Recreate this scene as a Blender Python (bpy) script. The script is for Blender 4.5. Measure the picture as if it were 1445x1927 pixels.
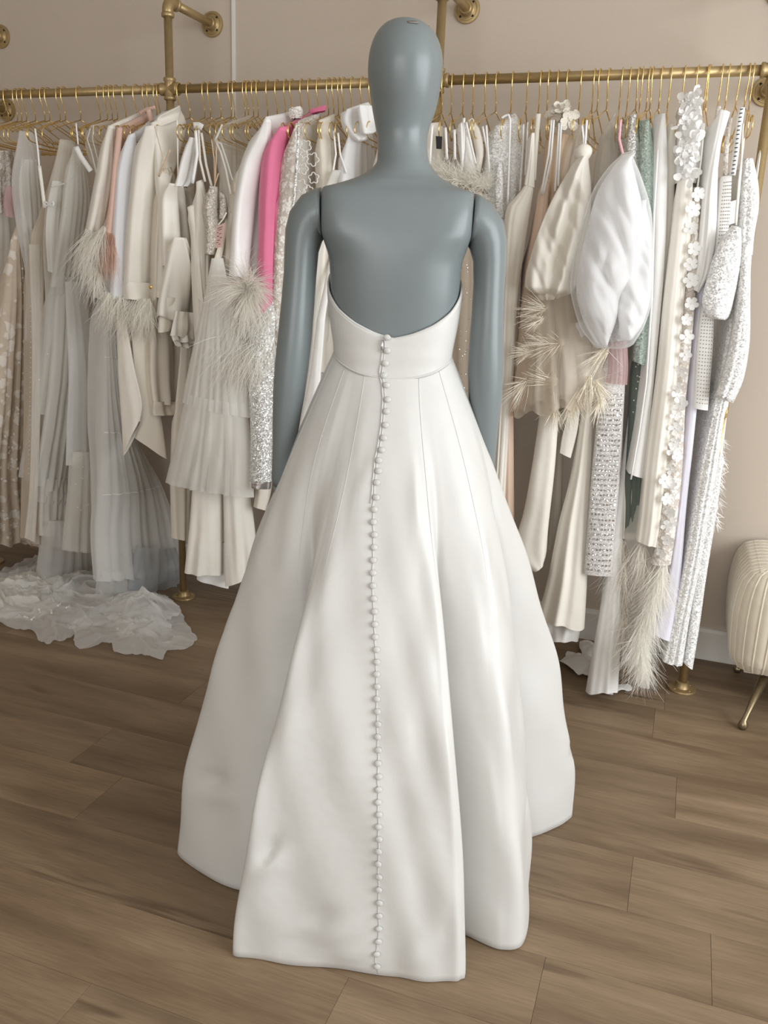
import bpy, bmesh, math, random
from math import sin, cos, pi, radians
from mathutils import Vector, Matrix, noise

# ------------------------------------------------------------------ camera
for o in list(bpy.data.objects):
    bpy.data.objects.remove(o, do_unlink=True)
SC = bpy.context.scene
C = SC.collection
IMG_W, IMG_H, FPX = 1445.0, 1927.0, 1600.0
CAM_H, PITCH, ROLL, YAW = 1.35, radians(15.95), radians(2.36), radians(19.02)
CAM_O = Vector((0, 0, CAM_H))
FW = Vector((-sin(YAW) * cos(PITCH), cos(YAW) * cos(PITCH), -sin(PITCH)))
_r0 = Vector((cos(YAW), sin(YAW), 0))
_u0 = _r0.cross(FW)
RT = _r0 * cos(ROLL) + _u0 * sin(ROLL)
UP = _u0 * cos(ROLL) - _r0 * sin(ROLL)
cam = bpy.data.cameras.new('camera')
cam.sensor_fit = 'VERTICAL'
cam.sensor_height = 36.0
cam.lens = FPX / IMG_H * 36.0
cam.clip_start = 0.05
camo = bpy.data.objects.new('camera', cam)
C.objects.link(camo)
camo.matrix_world = Matrix(((RT.x, UP.x, -FW.x, 0), (RT.y, UP.y, -FW.y, 0), (RT.z, UP.z, -FW.z, CAM_H), (0, 0, 0, 1)))
SC.camera = camo

# ------------------------------------------------------------------ world, lights, exposure
W = bpy.data.worlds.new('world')
SC.world = W
W.use_nodes = True
W.node_tree.nodes['Background'].inputs[0].default_value = (0.80, 0.90, 1.0, 1)
W.node_tree.nodes['Background'].inputs[1].default_value = 0.6


def area(name, loc, target, sx, sy, power, col):
    l = bpy.data.lights.new(name, 'AREA')
    l.shape = 'RECTANGLE'
    l.size, l.size_y, l.energy, l.color = sx, sy, power, col
    o = bpy.data.objects.new(name, l)
    C.objects.link(o)
    o.location = loc
    o.rotation_euler = (Vector(target) - Vector(loc)).to_track_quat('-Z', 'Y').to_euler()
    return o


# daylight entering through the two shop windows (right wall and behind the camera)
area('window_daylight_right', (2.55, 0.9, 1.6), (1.5, 0.9, 1.6), 2.9, 2.1, 122, (0.95, 0.98, 1.0))
area('window_daylight_front', (-0.5, -3.05, 1.5), (-0.5, -2.0, 1.5), 3.0, 2.1, 72, (1.0, 0.985, 0.96))
SC.view_settings.view_transform = 'Standard'
SC.view_settings.look = 'None'
SC.view_settings.gamma = 1.0
SC.view_settings.exposure = 0.06
try:
    SC.cycles.transparent_max_bounces = 40
    SC.cycles.max_bounces = 10
    SC.cycles.diffuse_bounces = 5
except Exception:
    pass

# ------------------------------------------------------------------ measured positions
ROD_Y, ROD_Z, WALL_Y = 2.855, 1.932, 3.157
CX, CY = IMG_W / 2, IMG_H / 2


def ray(px, py):
    return FW * FPX + RT * (px - CX) - UP * (py - CY)


def at(px, py, Y):
    d = ray(px, py)
    return CAM_O + d * (Y / d.y)


def floor_at(px, py, z=0.0):
    d = ray(px, py)
    return CAM_O + d * ((z - CAM_H) / d.z)


def proj(P):
    v = P - CAM_O
    z = v.dot(FW)
    return CX + FPX * v.dot(RT) / z, CY - FPX * v.dot(UP) / z


def lerp(a, b, t):
    return a + (b - a) * t


def sm(t):
    t = max(0.0, min(1.0, t))
    return t * t * (3 - 2 * t)


def interp(tab, x):
    if x <= tab[0][0]:
        return tab[0][1]
    for (a, b), (c, d) in zip(tab, tab[1:]):
        if x <= c:
            return b + (d - b) * (x - a) / (c - a)
    return tab[-1][1]


# ------------------------------------------------------------------ materials
MATS = {}


def nodes_of(name):
    m = bpy.data.materials.new(name)
    m.use_nodes = True
    nt = m.node_tree
    for n in list(nt.nodes):
        nt.nodes.remove(n)
    out = nt.nodes.new('ShaderNodeOutputMaterial')
    MATS[name] = m
    return m, nt, out


def N(nt, typ, **kw):
    n = nt.nodes.new(typ)
    for k, v in kw.items():
        setattr(n, k, v)
    return n


def cloth_mat(name, col, rough=0.75, sheen=0.25, bump=0.25, bscale=9.0, weave=0.0, var=0.05, alpha=1.0, trans=0.0, spec=0.35, aniso=0.0):
    """Plain cloth: soft low-frequency wrinkles, optional see-through weave (tulle, organza)."""
    m, nt, out = nodes_of(name)
    L = nt.links
    p = N(nt, 'ShaderNodeBsdfPrincipled')
    p.inputs['Roughness'].default_value = rough
    p.inputs['Specular IOR Level'].default_value = spec
    p.inputs['Sheen Weight'].default_value = sheen
    p.inputs['Sheen Roughness'].default_value = 0.4
    tc = N(nt, 'ShaderNodeTexCoord')
    nz = N(nt, 'ShaderNodeTexNoise')
    nz.inputs['Scale'].default_value = bscale
    nz.inputs['Detail'].default_value = 3
    L.new(tc.outputs['Object'], nz.inputs['Vector'])
    mix = N(nt, 'ShaderNodeMixRGB')
    mix.inputs[1].default_value = (*[c * (1 - var) for c in col], 1)
    mix.inputs[2].default_value = (*[min(1, c * (1 + var)) for c in col], 1)
    L.new(nz.outputs['Fac'], mix.inputs[0])
    L.new(mix.outputs[0], p.inputs['Base Color'])
    b = N(nt, 'ShaderNodeBump')
    b.inputs['Strength'].default_value = bump
    b.inputs['Distance'].default_value = 0.02
    L.new(nz.outputs['Fac'], b.inputs['Height'])
    if weave > 0:
        w = N(nt, 'ShaderNodeTexNoise')
        w.inputs['Scale'].default_value = 260
        L.new(tc.outputs['Object'], w.inputs['Vector'])
        b2 = N(nt, 'ShaderNodeBump')
        b2.inputs['Strength'].default_value = weave
        b2.inputs['Distance'].default_value = 0.002
        L.new(w.outputs['Fac'], b2.inputs['Height'])
        L.new(b.outputs[0], b2.inputs['Normal'])
        b = b2
    L.new(b.outputs[0], p.inputs['Normal'])
    sh = p.outputs[0]
    if trans > 0:
        tr = N(nt, 'ShaderNodeBsdfTranslucent')
        L.new(mix.outputs[0], tr.inputs[0])
        ms = N(nt, 'ShaderNodeMixShader')
        ms.inputs[0].default_value = trans
        L.new(sh, ms.inputs[1])
        L.new(tr.outputs[0], ms.inputs[2])
        sh = ms.outputs[0]
    if alpha < 1:
        tp = N(nt, 'ShaderNodeBsdfTransparent')
        ms = N(nt, 'ShaderNodeMixShader')
        lw = N(nt, 'ShaderNodeLayerWeight')
        lw.inputs[0].default_value = 0.35
        mr = N(nt, 'ShaderNodeMapRange')
        mr.inputs['To Min'].default_value = alpha
        mr.inputs['To Max'].default_value = min(1.0, alpha + 0.45)
        L.new(lw.outputs['Facing'], mr.inputs['Value'])
        L.new(mr.outputs[0], ms.inputs[0])
        L.new(tp.outputs[0], ms.inputs[1])
        L.new(sh, ms.inputs[2])
        sh = ms.outputs[0]
    L.new(sh, out.inputs[0])
    return m


def metal_mat(name, col, rough, bump=0.0, metallic=0.9):
    m, nt, out = nodes_of(name)
    L = nt.links
    p = N(nt, 'ShaderNodeBsdfPrincipled')
    p.inputs['Metallic'].default_value = metallic
    tc = N(nt, 'ShaderNodeTexCoord')
    nz = N(nt, 'ShaderNodeTexNoise')
    nz.inputs['Scale'].default_value = 60
    L.new(tc.outputs['Object'], nz.inputs['Vector'])
    mix = N(nt, 'ShaderNodeMixRGB')
    mix.inputs[1].default_value = (*[c * .85 for c in col], 1)
    mix.inputs[2].default_value = (*[min(1, c * 1.1) for c in col], 1)
    L.new(nz.outputs['Fac'], mix.inputs[0])
    L.new(mix.outputs[0], p.inputs['Base Color'])
    p.inputs['Roughness'].default_value = rough
    if bump:
        b = N(nt, 'ShaderNodeBump')
        b.inputs['Strength'].default_value = bump
        b.inputs['Distance'].default_value = 0.001
        L.new(nz.outputs['Fac'], b.inputs['Height'])
        L.new(b.outputs[0], p.inputs['Normal'])
    L.new(p.outputs[0], out.inputs[0])
    return m


def paint_mat(name, col, rough=0.6, bump=0.1, scale=120, var=0.03, spec=0.4):
    m, nt, out = nodes_of(name)
    L = nt.links
    p = N(nt, 'ShaderNodeBsdfPrincipled')
    p.inputs['Roughness'].default_value = rough
    p.inputs['Specular IOR Level'].default_value = spec
    tc = N(nt, 'ShaderNodeTexCoord')
    nz = N(nt, 'ShaderNodeTexNoise')
    nz.inputs['Scale'].default_value = scale
    nz.inputs['Detail'].default_value = 4
    L.new(tc.outputs['Object'], nz.inputs['Vector'])
    mix = N(nt, 'ShaderNodeMixRGB')
    mix.inputs[1].default_value = (*[c * (1 - var) for c in col], 1)
    mix.inputs[2].default_value = (*[min(1, c * (1 + var)) for c in col], 1)
    L.new(nz.outputs['Fac'], mix.inputs[0])
    L.new(mix.outputs[0], p.inputs['Base Color'])
    b = N(nt, 'ShaderNodeBump')
    b.inputs['Strength'].default_value = bump
    b.inputs['Distance'].default_value = 0.003
    L.new(nz.outputs['Fac'], b.inputs['Height'])
    L.new(b.outputs[0], p.inputs['Normal'])
    L.new(p.outputs[0], out.inputs[0])
    return m


def sequin_mat(name, col, scale=330, rough=0.22, metal=0.35, tilt=0.75, alpha=1.0):
    """Cells that each tilt their own way, so that single sequins catch the light."""
    m, nt, out = nodes_of(name)
    L = nt.links
    p = N(nt, 'ShaderNodeBsdfPrincipled')
    tc = N(nt, 'ShaderNodeTexCoord')
    v = N(nt, 'ShaderNodeTexVoronoi')
    v.inputs['Scale'].default_value = scale
    L.new(tc.outputs['Object'], v.inputs['Vector'])
    geo = N(nt, 'ShaderNodeNewGeometry')
    sub = N(nt, 'ShaderNodeVectorMath', operation='SUBTRACT')
    L.new(v.outputs['Color'], sub.inputs[0])
    sub.inputs[1].default_value = (.5, .5, .5)
    sc = N(nt, 'ShaderNodeVectorMath', operation='SCALE')
    L.new(sub.outputs[0], sc.inputs[0])
    sc.inputs['Scale'].default_value = tilt
    ad = N(nt, 'ShaderNodeVectorMath', operation='ADD')
    L.new(geo.outputs['Normal'], ad.inputs[0])
    L.new(sc.outputs[0], ad.inputs[1])
    nm = N(nt, 'ShaderNodeVectorMath', operation='NORMALIZE')
    L.new(ad.outputs[0], nm.inputs[0])
    L.new(nm.outputs[0], p.inputs['Normal'])
    hsv = N(nt, 'ShaderNodeMixRGB')
    hsv.inputs[1].default_value = (*[c * .72 for c in col], 1)
    hsv.inputs[2].default_value = (*[min(1, c * 1.12) for c in col], 1)
    sep = N(nt, 'ShaderNodeSeparateColor')
    L.new(v.outputs['Color'], sep.inputs[0])
    L.new(sep.outputs[0], hsv.inputs[0])
    L.new(hsv.outputs[0], p.inputs['Base Color'])
    p.inputs['Roughness'].default_value = rough
    p.inputs['Metallic'].default_value = metal
    L.new(p.outputs[0], out.inputs[0])
    return m


def lace_mat(name, base, flower, scale=26, thr=0.42):
    """Netting with raised embroidered blossoms."""
    m, nt, out = nodes_of(name)
    L = nt.links
    p = N(nt, 'ShaderNodeBsdfPrincipled')
    p.inputs['Roughness'].default_value = 0.8
    tc = N(nt, 'ShaderNodeTexCoord')
    nz = N(nt, 'ShaderNodeTexNoise')
    nz.inputs['Scale'].default_value = scale * .9
    L.new(tc.outputs['Object'], nz.inputs['Vector'])
    mixv = N(nt, 'ShaderNodeMixRGB')
    mixv.inputs[0].default_value = 0.05
    L.new(tc.outputs['Object'], mixv.inputs[1])
    L.new(nz.outputs['Color'], mixv.inputs[2])
    v = N(nt, 'ShaderNodeTexVoronoi', feature='SMOOTH_F1')
    v.inputs['Scale'].default_value = scale
    v.inputs['Smoothness'].default_value = 0.2
    L.new(mixv.outputs[0], v.inputs['Vector'])
    v2 = N(nt, 'ShaderNodeTexNoise')
    v2.inputs['Scale'].default_value = scale * .35
    L.new(tc.outputs['Object'], v2.inputs['Vector'])
    mul = N(nt, 'ShaderNodeMath', operation='ADD')
    L.new(v.outputs['Distance'], mul.inputs[0])
    sc = N(nt, 'ShaderNodeMath', operation='MULTIPLY')
    L.new(v2.outputs['Fac'], sc.inputs[0])
    sc.inputs[1].default_value = 0.9
    L.new(sc.outputs[0], mul.inputs[1])
    cr = N(nt, 'ShaderNodeValToRGB')
    cr.color_ramp.elements[0].position = thr + .25
    cr.color_ramp.elements[0].color = (*flower, 1)
    cr.color_ramp.elements[1].position = thr + .36
    cr.color_ramp.elements[1].color = (*base, 1)
    L.new(mul.outputs[0], cr.inputs[0])
    L.new(cr.outputs[0], p.inputs['Base Color'])
    b = N(nt, 'ShaderNodeBump', invert=True)
    b.inputs['Strength'].default_value = 0.7
    b.inputs['Distance'].default_value = 0.006
    L.new(mul.outputs[0], b.inputs['Height'])
    L.new(b.outputs[0], p.inputs['Normal'])
    L.new(p.outputs[0], out.inputs[0])
    return m


def plank_mat():
    m, nt, out = nodes_of('oak_plank')
    L = nt.links
    p = N(nt, 'ShaderNodeBsdfPrincipled')
    tc = N(nt, 'ShaderNodeTexCoord')
    oi = N(nt, 'ShaderNodeObjectInfo')
    mul = N(nt, 'ShaderNodeMath', operation='MULTIPLY')
    mul.inputs[1].default_value = 37.0
    L.new(oi.outputs['Random'], mul.inputs[0])
    comb = N(nt, 'ShaderNodeCombineXYZ')
    L.new(mul.outputs[0], comb.inputs[0])
    L.new(mul.outputs[0], comb.inputs[2])
    add = N(nt, 'ShaderNodeVectorMath', operation='ADD')
    L.new(tc.outputs['Object'], add.inputs[0])
    L.new(comb.outputs[0], add.inputs[1])

    def noise(sx, sy, scale, detail, dist=0.0):
        mp = N(nt, 'ShaderNodeMapping')
        mp.inputs['Scale'].default_value = (sx, sy, 1)
        L.new(add.outputs[0], mp.inputs['Vector'])
        n = N(nt, 'ShaderNodeTexNoise')
        n.inputs['Scale'].default_value = scale
        n.inputs['Detail'].default_value = detail
        n.inputs['Distortion'].default_value = dist
        L.new(mp.outputs[0], n.inputs['Vector'])
        return n
    broad = noise(1.0, 7.0, 1.3, 3, 0.6)
    fine = noise(2.2, 40.0, 6.0, 5, 0.4)
    # cathedral grain: rings bent by a slow noise, showing only in patches
    mp = N(nt, 'ShaderNodeMapping')
    mp.inputs['Scale'].default_value = (0.55, 5.0, 1)
    L.new(add.outputs[0], mp.inputs['Vector'])
    wv = N(nt, 'ShaderNodeTexWave', wave_type='RINGS')
    wv.inputs['Scale'].default_value = 4.0
    wv.inputs['Distortion'].default_value = 7.0
    wv.inputs['Detail'].default_value = 2.5
    wv.inputs['Detail Scale'].default_value = 1.3
    L.new(mp.outputs[0], wv.inputs['Vector'])
    patch = noise(0.9, 5.5, 1.7, 2, 0.3)
    pr = N(nt, 'ShaderNodeValToRGB')
    pr.color_ramp.elements[0].position = 0.54
    pr.color_ramp.elements[1].position = 0.70
    L.new(patch.outputs['Fac'], pr.inputs[0])
    wr = N(nt, 'ShaderNodeValToRGB')
    wr.color_ramp.elements[0].position = 0.0
    wr.color_ramp.elements[0].color = (1, 1, 1, 1)
    wr.color_ramp.elements[1].position = 0.45
    wr.color_ramp.elements[1].color = (0, 0, 0, 1)
    L.new(wv.outputs['Fac'], wr.inputs[0])
    gm = N(nt, 'ShaderNodeMath', operation='MULTIPLY')
    L.new(pr.outputs[0], gm.inputs[0])
    L.new(wr.outputs[0], gm.inputs[1])
    c1 = N(nt, 'ShaderNodeValToRGB')
    c1.color_ramp.elements[0].position = 0.30
    c1.color_ramp.elements[0].color = (0.165, 0.110, 0.064, 1)
    c1.color_ramp.elements[1].position = 0.72
    c1.color_ramp.elements[1].color = (0.315, 0.226, 0.142, 1)
    L.new(broad.outputs['Fac'], c1.inputs[0])
    m1 = N(nt, 'ShaderNodeMixRGB', blend_type='MULTIPLY')
    m1.inputs[0].default_value = 0.30
    L.new(c1.outputs[0], m1.inputs[1])
    fr = N(nt, 'ShaderNodeValToRGB')
    fr.color_ramp.elements[0].position = 0.36
    fr.color_ramp.elements[0].color = (0.45, 0.42, 0.40, 1)
    fr.color_ramp.elements[1].position = 0.62
    L.new(fine.outputs['Fac'], fr.inputs[0])
    L.new(fr.outputs[0], m1.inputs[2])
    m2 = N(nt, 'ShaderNodeMixRGB')
    L.new(gm.outputs[0], m2.inputs[0])
    L.new(m1.outputs[0], m2.inputs[1])
    m2.inputs[2].default_value = (0.135, 0.088, 0.052, 1)
    # whole-plank tone
    tr = N(nt, 'ShaderNodeMapRange')
    tr.inputs['To Min'].default_value = 0.86
    tr.inputs['To Max'].default_value = 1.10
    L.new(oi.outputs['Random'], tr.inputs['Value'])
    m3 = N(nt, 'ShaderNodeVectorMath', operation='SCALE')
    L.new(m2.outputs[0], m3.inputs[0])
    L.new(tr.outputs[0], m3.inputs['Scale'])
    L.new(m3.outputs[0], p.inputs['Base Color'])
    p.inputs['Roughness'].default_value = 0.48
    p.inputs['Specular IOR Level'].default_value = 0.35
    b = N(nt, 'ShaderNodeBump')
    b.inputs['Strength'].default_value = 0.12
    b.inputs['Distance'].default_value = 0.002
    L.new(fine.outputs['Fac'], b.inputs['Height'])
    L.new(b.outputs[0], p.inputs['Normal'])
    L.new(p.outputs[0], out.inputs[0])


plank_mat()
paint_mat('wall_paint', (0.53, 0.455, 0.380), 0.85, 0.12, 180)
paint_mat('white_paint', (0.70, 0.68, 0.64), 0.5, 0.02)
paint_mat('ceiling_paint', (0.78, 0.76, 0.72), 0.9, 0.05)
paint_mat('subfloor', (0.05, 0.035, 0.025), 0.9, 0.05)
paint_mat('mannequin_paint', (0.172, 0.200, 0.206), 0.34, 0.03, 30, 0.04, 0.45)
paint_mat('mannequin_chip', (0.22, 0.20, 0.17), 0.6, 0.1)
paint_mat('dark_hole', (0.02, 0.017, 0.012), 0.9, 0.0)
paint_mat('glass_black', (0.012, 0.012, 0.014), 0.5, 0.0)
metal_mat('pipe_gold', (0.43, 0.318, 0.160), 0.42, 0.12, 0.65)
metal_mat('hanger_gold', (0.86, 0.62, 0.24), 0.2)
metal_mat('antique_brass', (0.30, 0.24, 0.15), 0.35)
metal_mat('silver', (0.75, 0.75, 0.76), 0.18)
cloth_mat('dress_satin', (0.575, 0.572, 0.552), 0.42, 0.15, 0.30, 6.5, 0.05, 0.01, spec=0.4)
cloth_mat('velvet_cream', (0.60, 0.535, 0.425), 0.8, 0.5, 0.15, 14)
cloth_mat('velvet_piping', (0.66, 0.595, 0.48), 0.8, 0.4, 0.1, 14)


# ------------------------------------------------------------------ mesh helpers
class MB:
    def __init__(s):
        s.v, s.f = [], []

    def add(s, vs, fs):
        k = len(s.v)
        s.v += [Vector(a) for a in vs]
        s.f += [tuple(i + k for i in f) for f in fs]
        return s

    def box(s, x0, x1, y0, y1, z0, z1):
        vs = [(x, y, z) for z in (z0, z1) for y in (y0, y1) for x in (x0, x1)]
        return s.add(vs, [(0, 2, 3, 1), (4, 5, 7, 6), (0, 1, 5, 4), (2, 6, 7, 3), (0, 4, 6, 2), (1, 3, 7, 5)])

    def rings(s, rs, closed=True, cap0=True, cap1=True):
        n = len(rs[0])
        vs = [p for r in rs for p in r]
        fs = []
        m = n if closed else n - 1
        for i in range(len(rs) - 1):
            for j in range(m):
                a, b = i * n + j, i * n + (j + 1) % n
                fs.append((a, b, b + n, a + n))
        if closed and cap0:
            fs.append(tuple(range(n - 1, -1, -1)))
        if closed and cap1:
            fs.append(tuple(range((len(rs) - 1) * n, len(rs) * n)))
        return s.add(vs, fs)

    def tube(s, path, r, seg=8, caps=True, flat=1.0):
        path = [Vector(p) for p in path]
        rr = r if isinstance(r, (list, tuple)) else [r] * len(path)
        rs = []
        up = None
        for i, p in enumerate(path):
            d = (path[min(i + 1, len(path) - 1)] - path[max(i - 1, 0)])
            if d.length < 1e-9:
                d = Vector((0, 0, 1))
            d.normalize()
            if up is None:
                up = Vector((0, 0, 1)) if abs(d.z) < .9 else Vector((1, 0, 0))
            u = up - d * up.dot(d)
            if u.length < 1e-6:
                u = d.orthogonal()
            u.normalize()
            up = u
            w = d.cross(u)
            rs.append([p + (u * cos(2 * pi * k / seg) * flat + w * sin(2 * pi * k / seg)) * rr[i] for k in range(seg)])
        return s.rings(rs, True, caps, caps)

    def lathe(s, prof, origin=(0, 0, 0), axis='z', seg=20):
        o = Vector(origin)
        rs = []
        for r, h in prof:
            ring = []
            for k in range(seg):
                a = 2 * pi * k / seg
                if axis == 'z':
                    q = Vector((r * cos(a), r * sin(a), h))
                elif axis == 'y':
                    q = Vector((r * cos(a), h, -r * sin(a)))
                else:
                    q = Vector((h, r * cos(a), r * sin(a)))
                ring.append(o + q)
            rs.append(ring)
        return s.rings(rs)

    def mesh(s, name, smooth=True, origin=None):
        me = bpy.data.meshes.new(name)
        o = Vector(origin) if origin is not None else Vector((0, 0, 0))
        me.from_pydata([tuple(v - o) for v in s.v], [], s.f)
        me.validate()
        if smooth:
            me.polygons.foreach_set('use_smooth', [True] * len(me.polygons))
        me.update()
        return me

    def base(s):
        n = len(s.v)
        return Vector((sum(v.x for v in s.v) / n, sum(v.y for v in s.v) / n, min(v.z for v in s.v)))

    def build(s, name, mat, parent=None, smooth=True, sharp=None, solid=0.0):
        """A top-level mesh gets its origin at its base; a part keeps world coordinates under its parent."""
        org = s.base() if parent is None else Vector(wloc(parent))
        me = s.mesh(name, smooth, org)
        o = bpy.data.objects.new(name, me)
        C.objects.link(o)
        me.materials.append(MATS[mat])
        if parent is None:
            o.location = org
        else:
            o.parent = parent
        if solid:
            md = o.modifiers.new('thickness', 'SOLIDIFY')
            md.thickness = solid
            md.offset = 0
        if sharp:
            md = o.modifiers.new('edges', 'EDGE_SPLIT')
            md.split_angle = radians(sharp)
        return o


def wloc(o):
    p = Vector(o.location)
    while o.parent:
        o = o.parent
        p += Vector(o.location)
    return p


def tag(o, label, cat, group=None, kind=None):
    o['label'] = label
    o['category'] = cat
    if group:
        o['group'] = group
    if kind:
        o['kind'] = kind
    return o


def thing(name, label, cat, loc, group=None):
    o = bpy.data.objects.new(name, None)
    o.empty_display_size = 0.1
    C.objects.link(o)
    o.location = loc
    return tag(o, label, cat, group)


def link_copy(name, me, parent, loc, rot=None, scale=None):
    """A part that shares mesh data; loc in world coordinates."""
    o = bpy.data.objects.new(name, me)
    C.objects.link(o)
    if parent is not None:
        o.parent = parent
        o.location = Vector(loc) - wloc(parent)
    else:
        o.location = loc
    if rot is not None:
        o.rotation_euler = rot
    if scale is not None:
        o.scale = scale
    return o


def struct(o):
    o['kind'] = 'structure'
    return o


# ------------------------------------------------------------------ room
X0, X1, Y0, ZC = -4.3, 2.6, -3.2, 2.95
fl = struct(MB().box(X0, X1, Y0, WALL_Y, -0.05, -0.006).build('floor', 'subfloor', smooth=False))
rnd = random.Random(5)
PW, PL = 0.2, 1.5


def plank_mesh(w, l):
    bm = bmesh.new()
    bmesh.ops.create_cube(bm, size=1)
    bmesh.ops.scale(bm, vec=(l - 0.0006, w - 0.0005, 0.006), verts=bm.verts)
    top = [e for e in bm.edges if all(v.co.z > 0 for v in e.verts)]
    bmesh.ops.bevel(bm, geom=top, offset=0.0004, segments=1, affect='EDGES')
    me = bpy.data.meshes.new('plank')
    bm.to_mesh(me)
    bm.free()
    me.materials.append(MATS['oak_plank'])
    return me


plank_full = plank_mesh(PW, PL)
JOINTS = {5: -0.475, 6: -0.118, 7: 0.205, 8: -1.47, 10: 0.122, 4: -0.93, 12: 0.046, 9: -0.62, 11: -0.75}
k = -17
while True:
    y0 = 0.08 + k * PW
    if y0 > WALL_Y:
        break
    if y0 + PW > Y0:
        jx = JOINTS.get(k, rnd.uniform(-1.4, 0.1))
        yb, yt = max(y0, Y0), min(y0 + PW, WALL_Y)
        x = jx - PL * math.ceil((jx - X0) / PL)
        while x < X1:
            a, b = max(x, X0), min(x + PL, X1)
            if b - a > 0.03:
                whole = (b - a > PL - 1e-4) and (yt - yb > PW - 1e-4)
                me = plank_full if whole else plank_mesh(yt - yb, b - a)
                link_copy('plank', me, fl, ((a + b) / 2, (yb + yt) / 2, -0.003))
            x += PL
    k += 1

struct(MB().box(X0, X1, WALL_Y, WALL_Y + 0.1, -0.05, ZC).build('wall_back', 'wall_paint', smooth=False))
struct(MB().box(X0 - 0.1, X0, Y0, WALL_Y, -0.05, ZC).build('wall_left', 'wall_paint', smooth=False))
struct(MB().box(X0, X1, Y0, WALL_Y, ZC, ZC + 0.1).build('ceiling', 'ceiling_paint', smooth=False))
wr = MB()
wr.box(X1, X1 + 0.1, Y0, -0.55, -0.05, ZC).box(X1, X1 + 0.1, 2.35, WALL_Y, -0.05, ZC)
wr.box(X1, X1 + 0.1, -0.55, 2.35, -0.05, 0.55).box(X1, X1 + 0.1, -0.55, 2.35, 2.65, ZC)
struct(wr.build('wall_right', 'wall_paint', smooth=False))
wf = MB()
wf.box(X0, -2.0, Y0 - 0.1, Y0, -0.05, ZC).box(1.0, X1, Y0 - 0.1, Y0, -0.05, ZC)
wf.box(-2.0, 1.0, Y0 - 0.1, Y0, -0.05, 0.45).box(-2.0, 1.0, Y0 - 0.1, Y0, 2.55, ZC)
struct(wf.build('wall_front', 'wall_paint', smooth=False))
w1 = MB()
for yy in (-0.55, 0.9, 2.3):
    w1.box(X1 + 0.02, X1 + 0.08, yy, yy + 0.05, 0.55, 2.65)
w1.box(X1 + 0.02, X1 + 0.08, -0.55, 2.35, 0.55, 0.6).box(X1 + 0.02, X1 + 0.08, -0.55, 2.35, 2.6, 2.65)
struct(w1.build('window_1', 'white_paint', smooth=False))
w2 = MB()
for xx in (-2.0, -0.5, 0.95):
    w2.box(xx, xx + 0.05, Y0 - 0.08, Y0 - 0.02, 0.45, 2.55)
w2.box(-2.0, 1.0, Y0 - 0.08, Y0 - 0.02, 0.45, 0.5).box(-2.0, 1.0, Y0 - 0.08, Y0 - 0.02, 2.5, 2.55)
struct(w2.build('window_2', 'white_paint', smooth=False))
bb = MB()
prof = [(0, 0), (-0.016, 0), (-0.016, 0.108), (-0.011, 0.120), (0, 0.122)]
bb.rings([[(x, WALL_Y + py, pz) for py, pz in prof] for x in (X0, X1)])
struct(bb.build('baseboard_back', 'white_paint', smooth=False))
bb = MB()
bb.rings([[(X0 - py, y, pz) for py, pz in prof] for y in (Y0, WALL_Y)])
struct(bb.build('baseboard_left', 'white_paint', smooth=False))
tx = at(440, 60, WALL_Y).x
struct(MB().box(tx - 0.006, tx + 0.006, WALL_Y - 0.006, WALL_Y, 0.122, ZC).build('trim_1', 'white_paint', smooth=False))

# ------------------------------------------------------------------ garment rack of gold pipe
PR = 0.0145
rack = thing('garment_rack', 'wall-mounted clothes rack of gold-painted iron pipe holding all the hanging garments', 'clothes rack', (0.125, ROD_Y, 0))
COLS = [-2.85, -1.852, -0.862, 0.125]
TOPZ = 2.211


def flange(cx, cz):
    f = MB().lathe([(0.002, 0), (0.044, 0), (0.045, -0.004), (0.0435, -0.008), (0.036, -0.0095), (0.034, -0.0075), (0.025, -0.009), (0.0215, -0.013), (0.0205, -0.028), (0.0185, -0.030), (0.016, -0.030)], (cx, WALL_Y, cz), 'y', 28)
    o = f.build('wall_flange', 'pipe_gold', rack, sharp=40)
    for a in (45, 135, 225, 315):
        h = MB().lathe([(0.0045, -0.0068), (0.0045, -0.0086)], (cx + 0.0295 * cos(radians(a)), WALL_Y, cz + 0.0295 * sin(radians(a))), 'y', 10)
        h.build('screw_hole', 'dark_hole', o)


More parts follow.
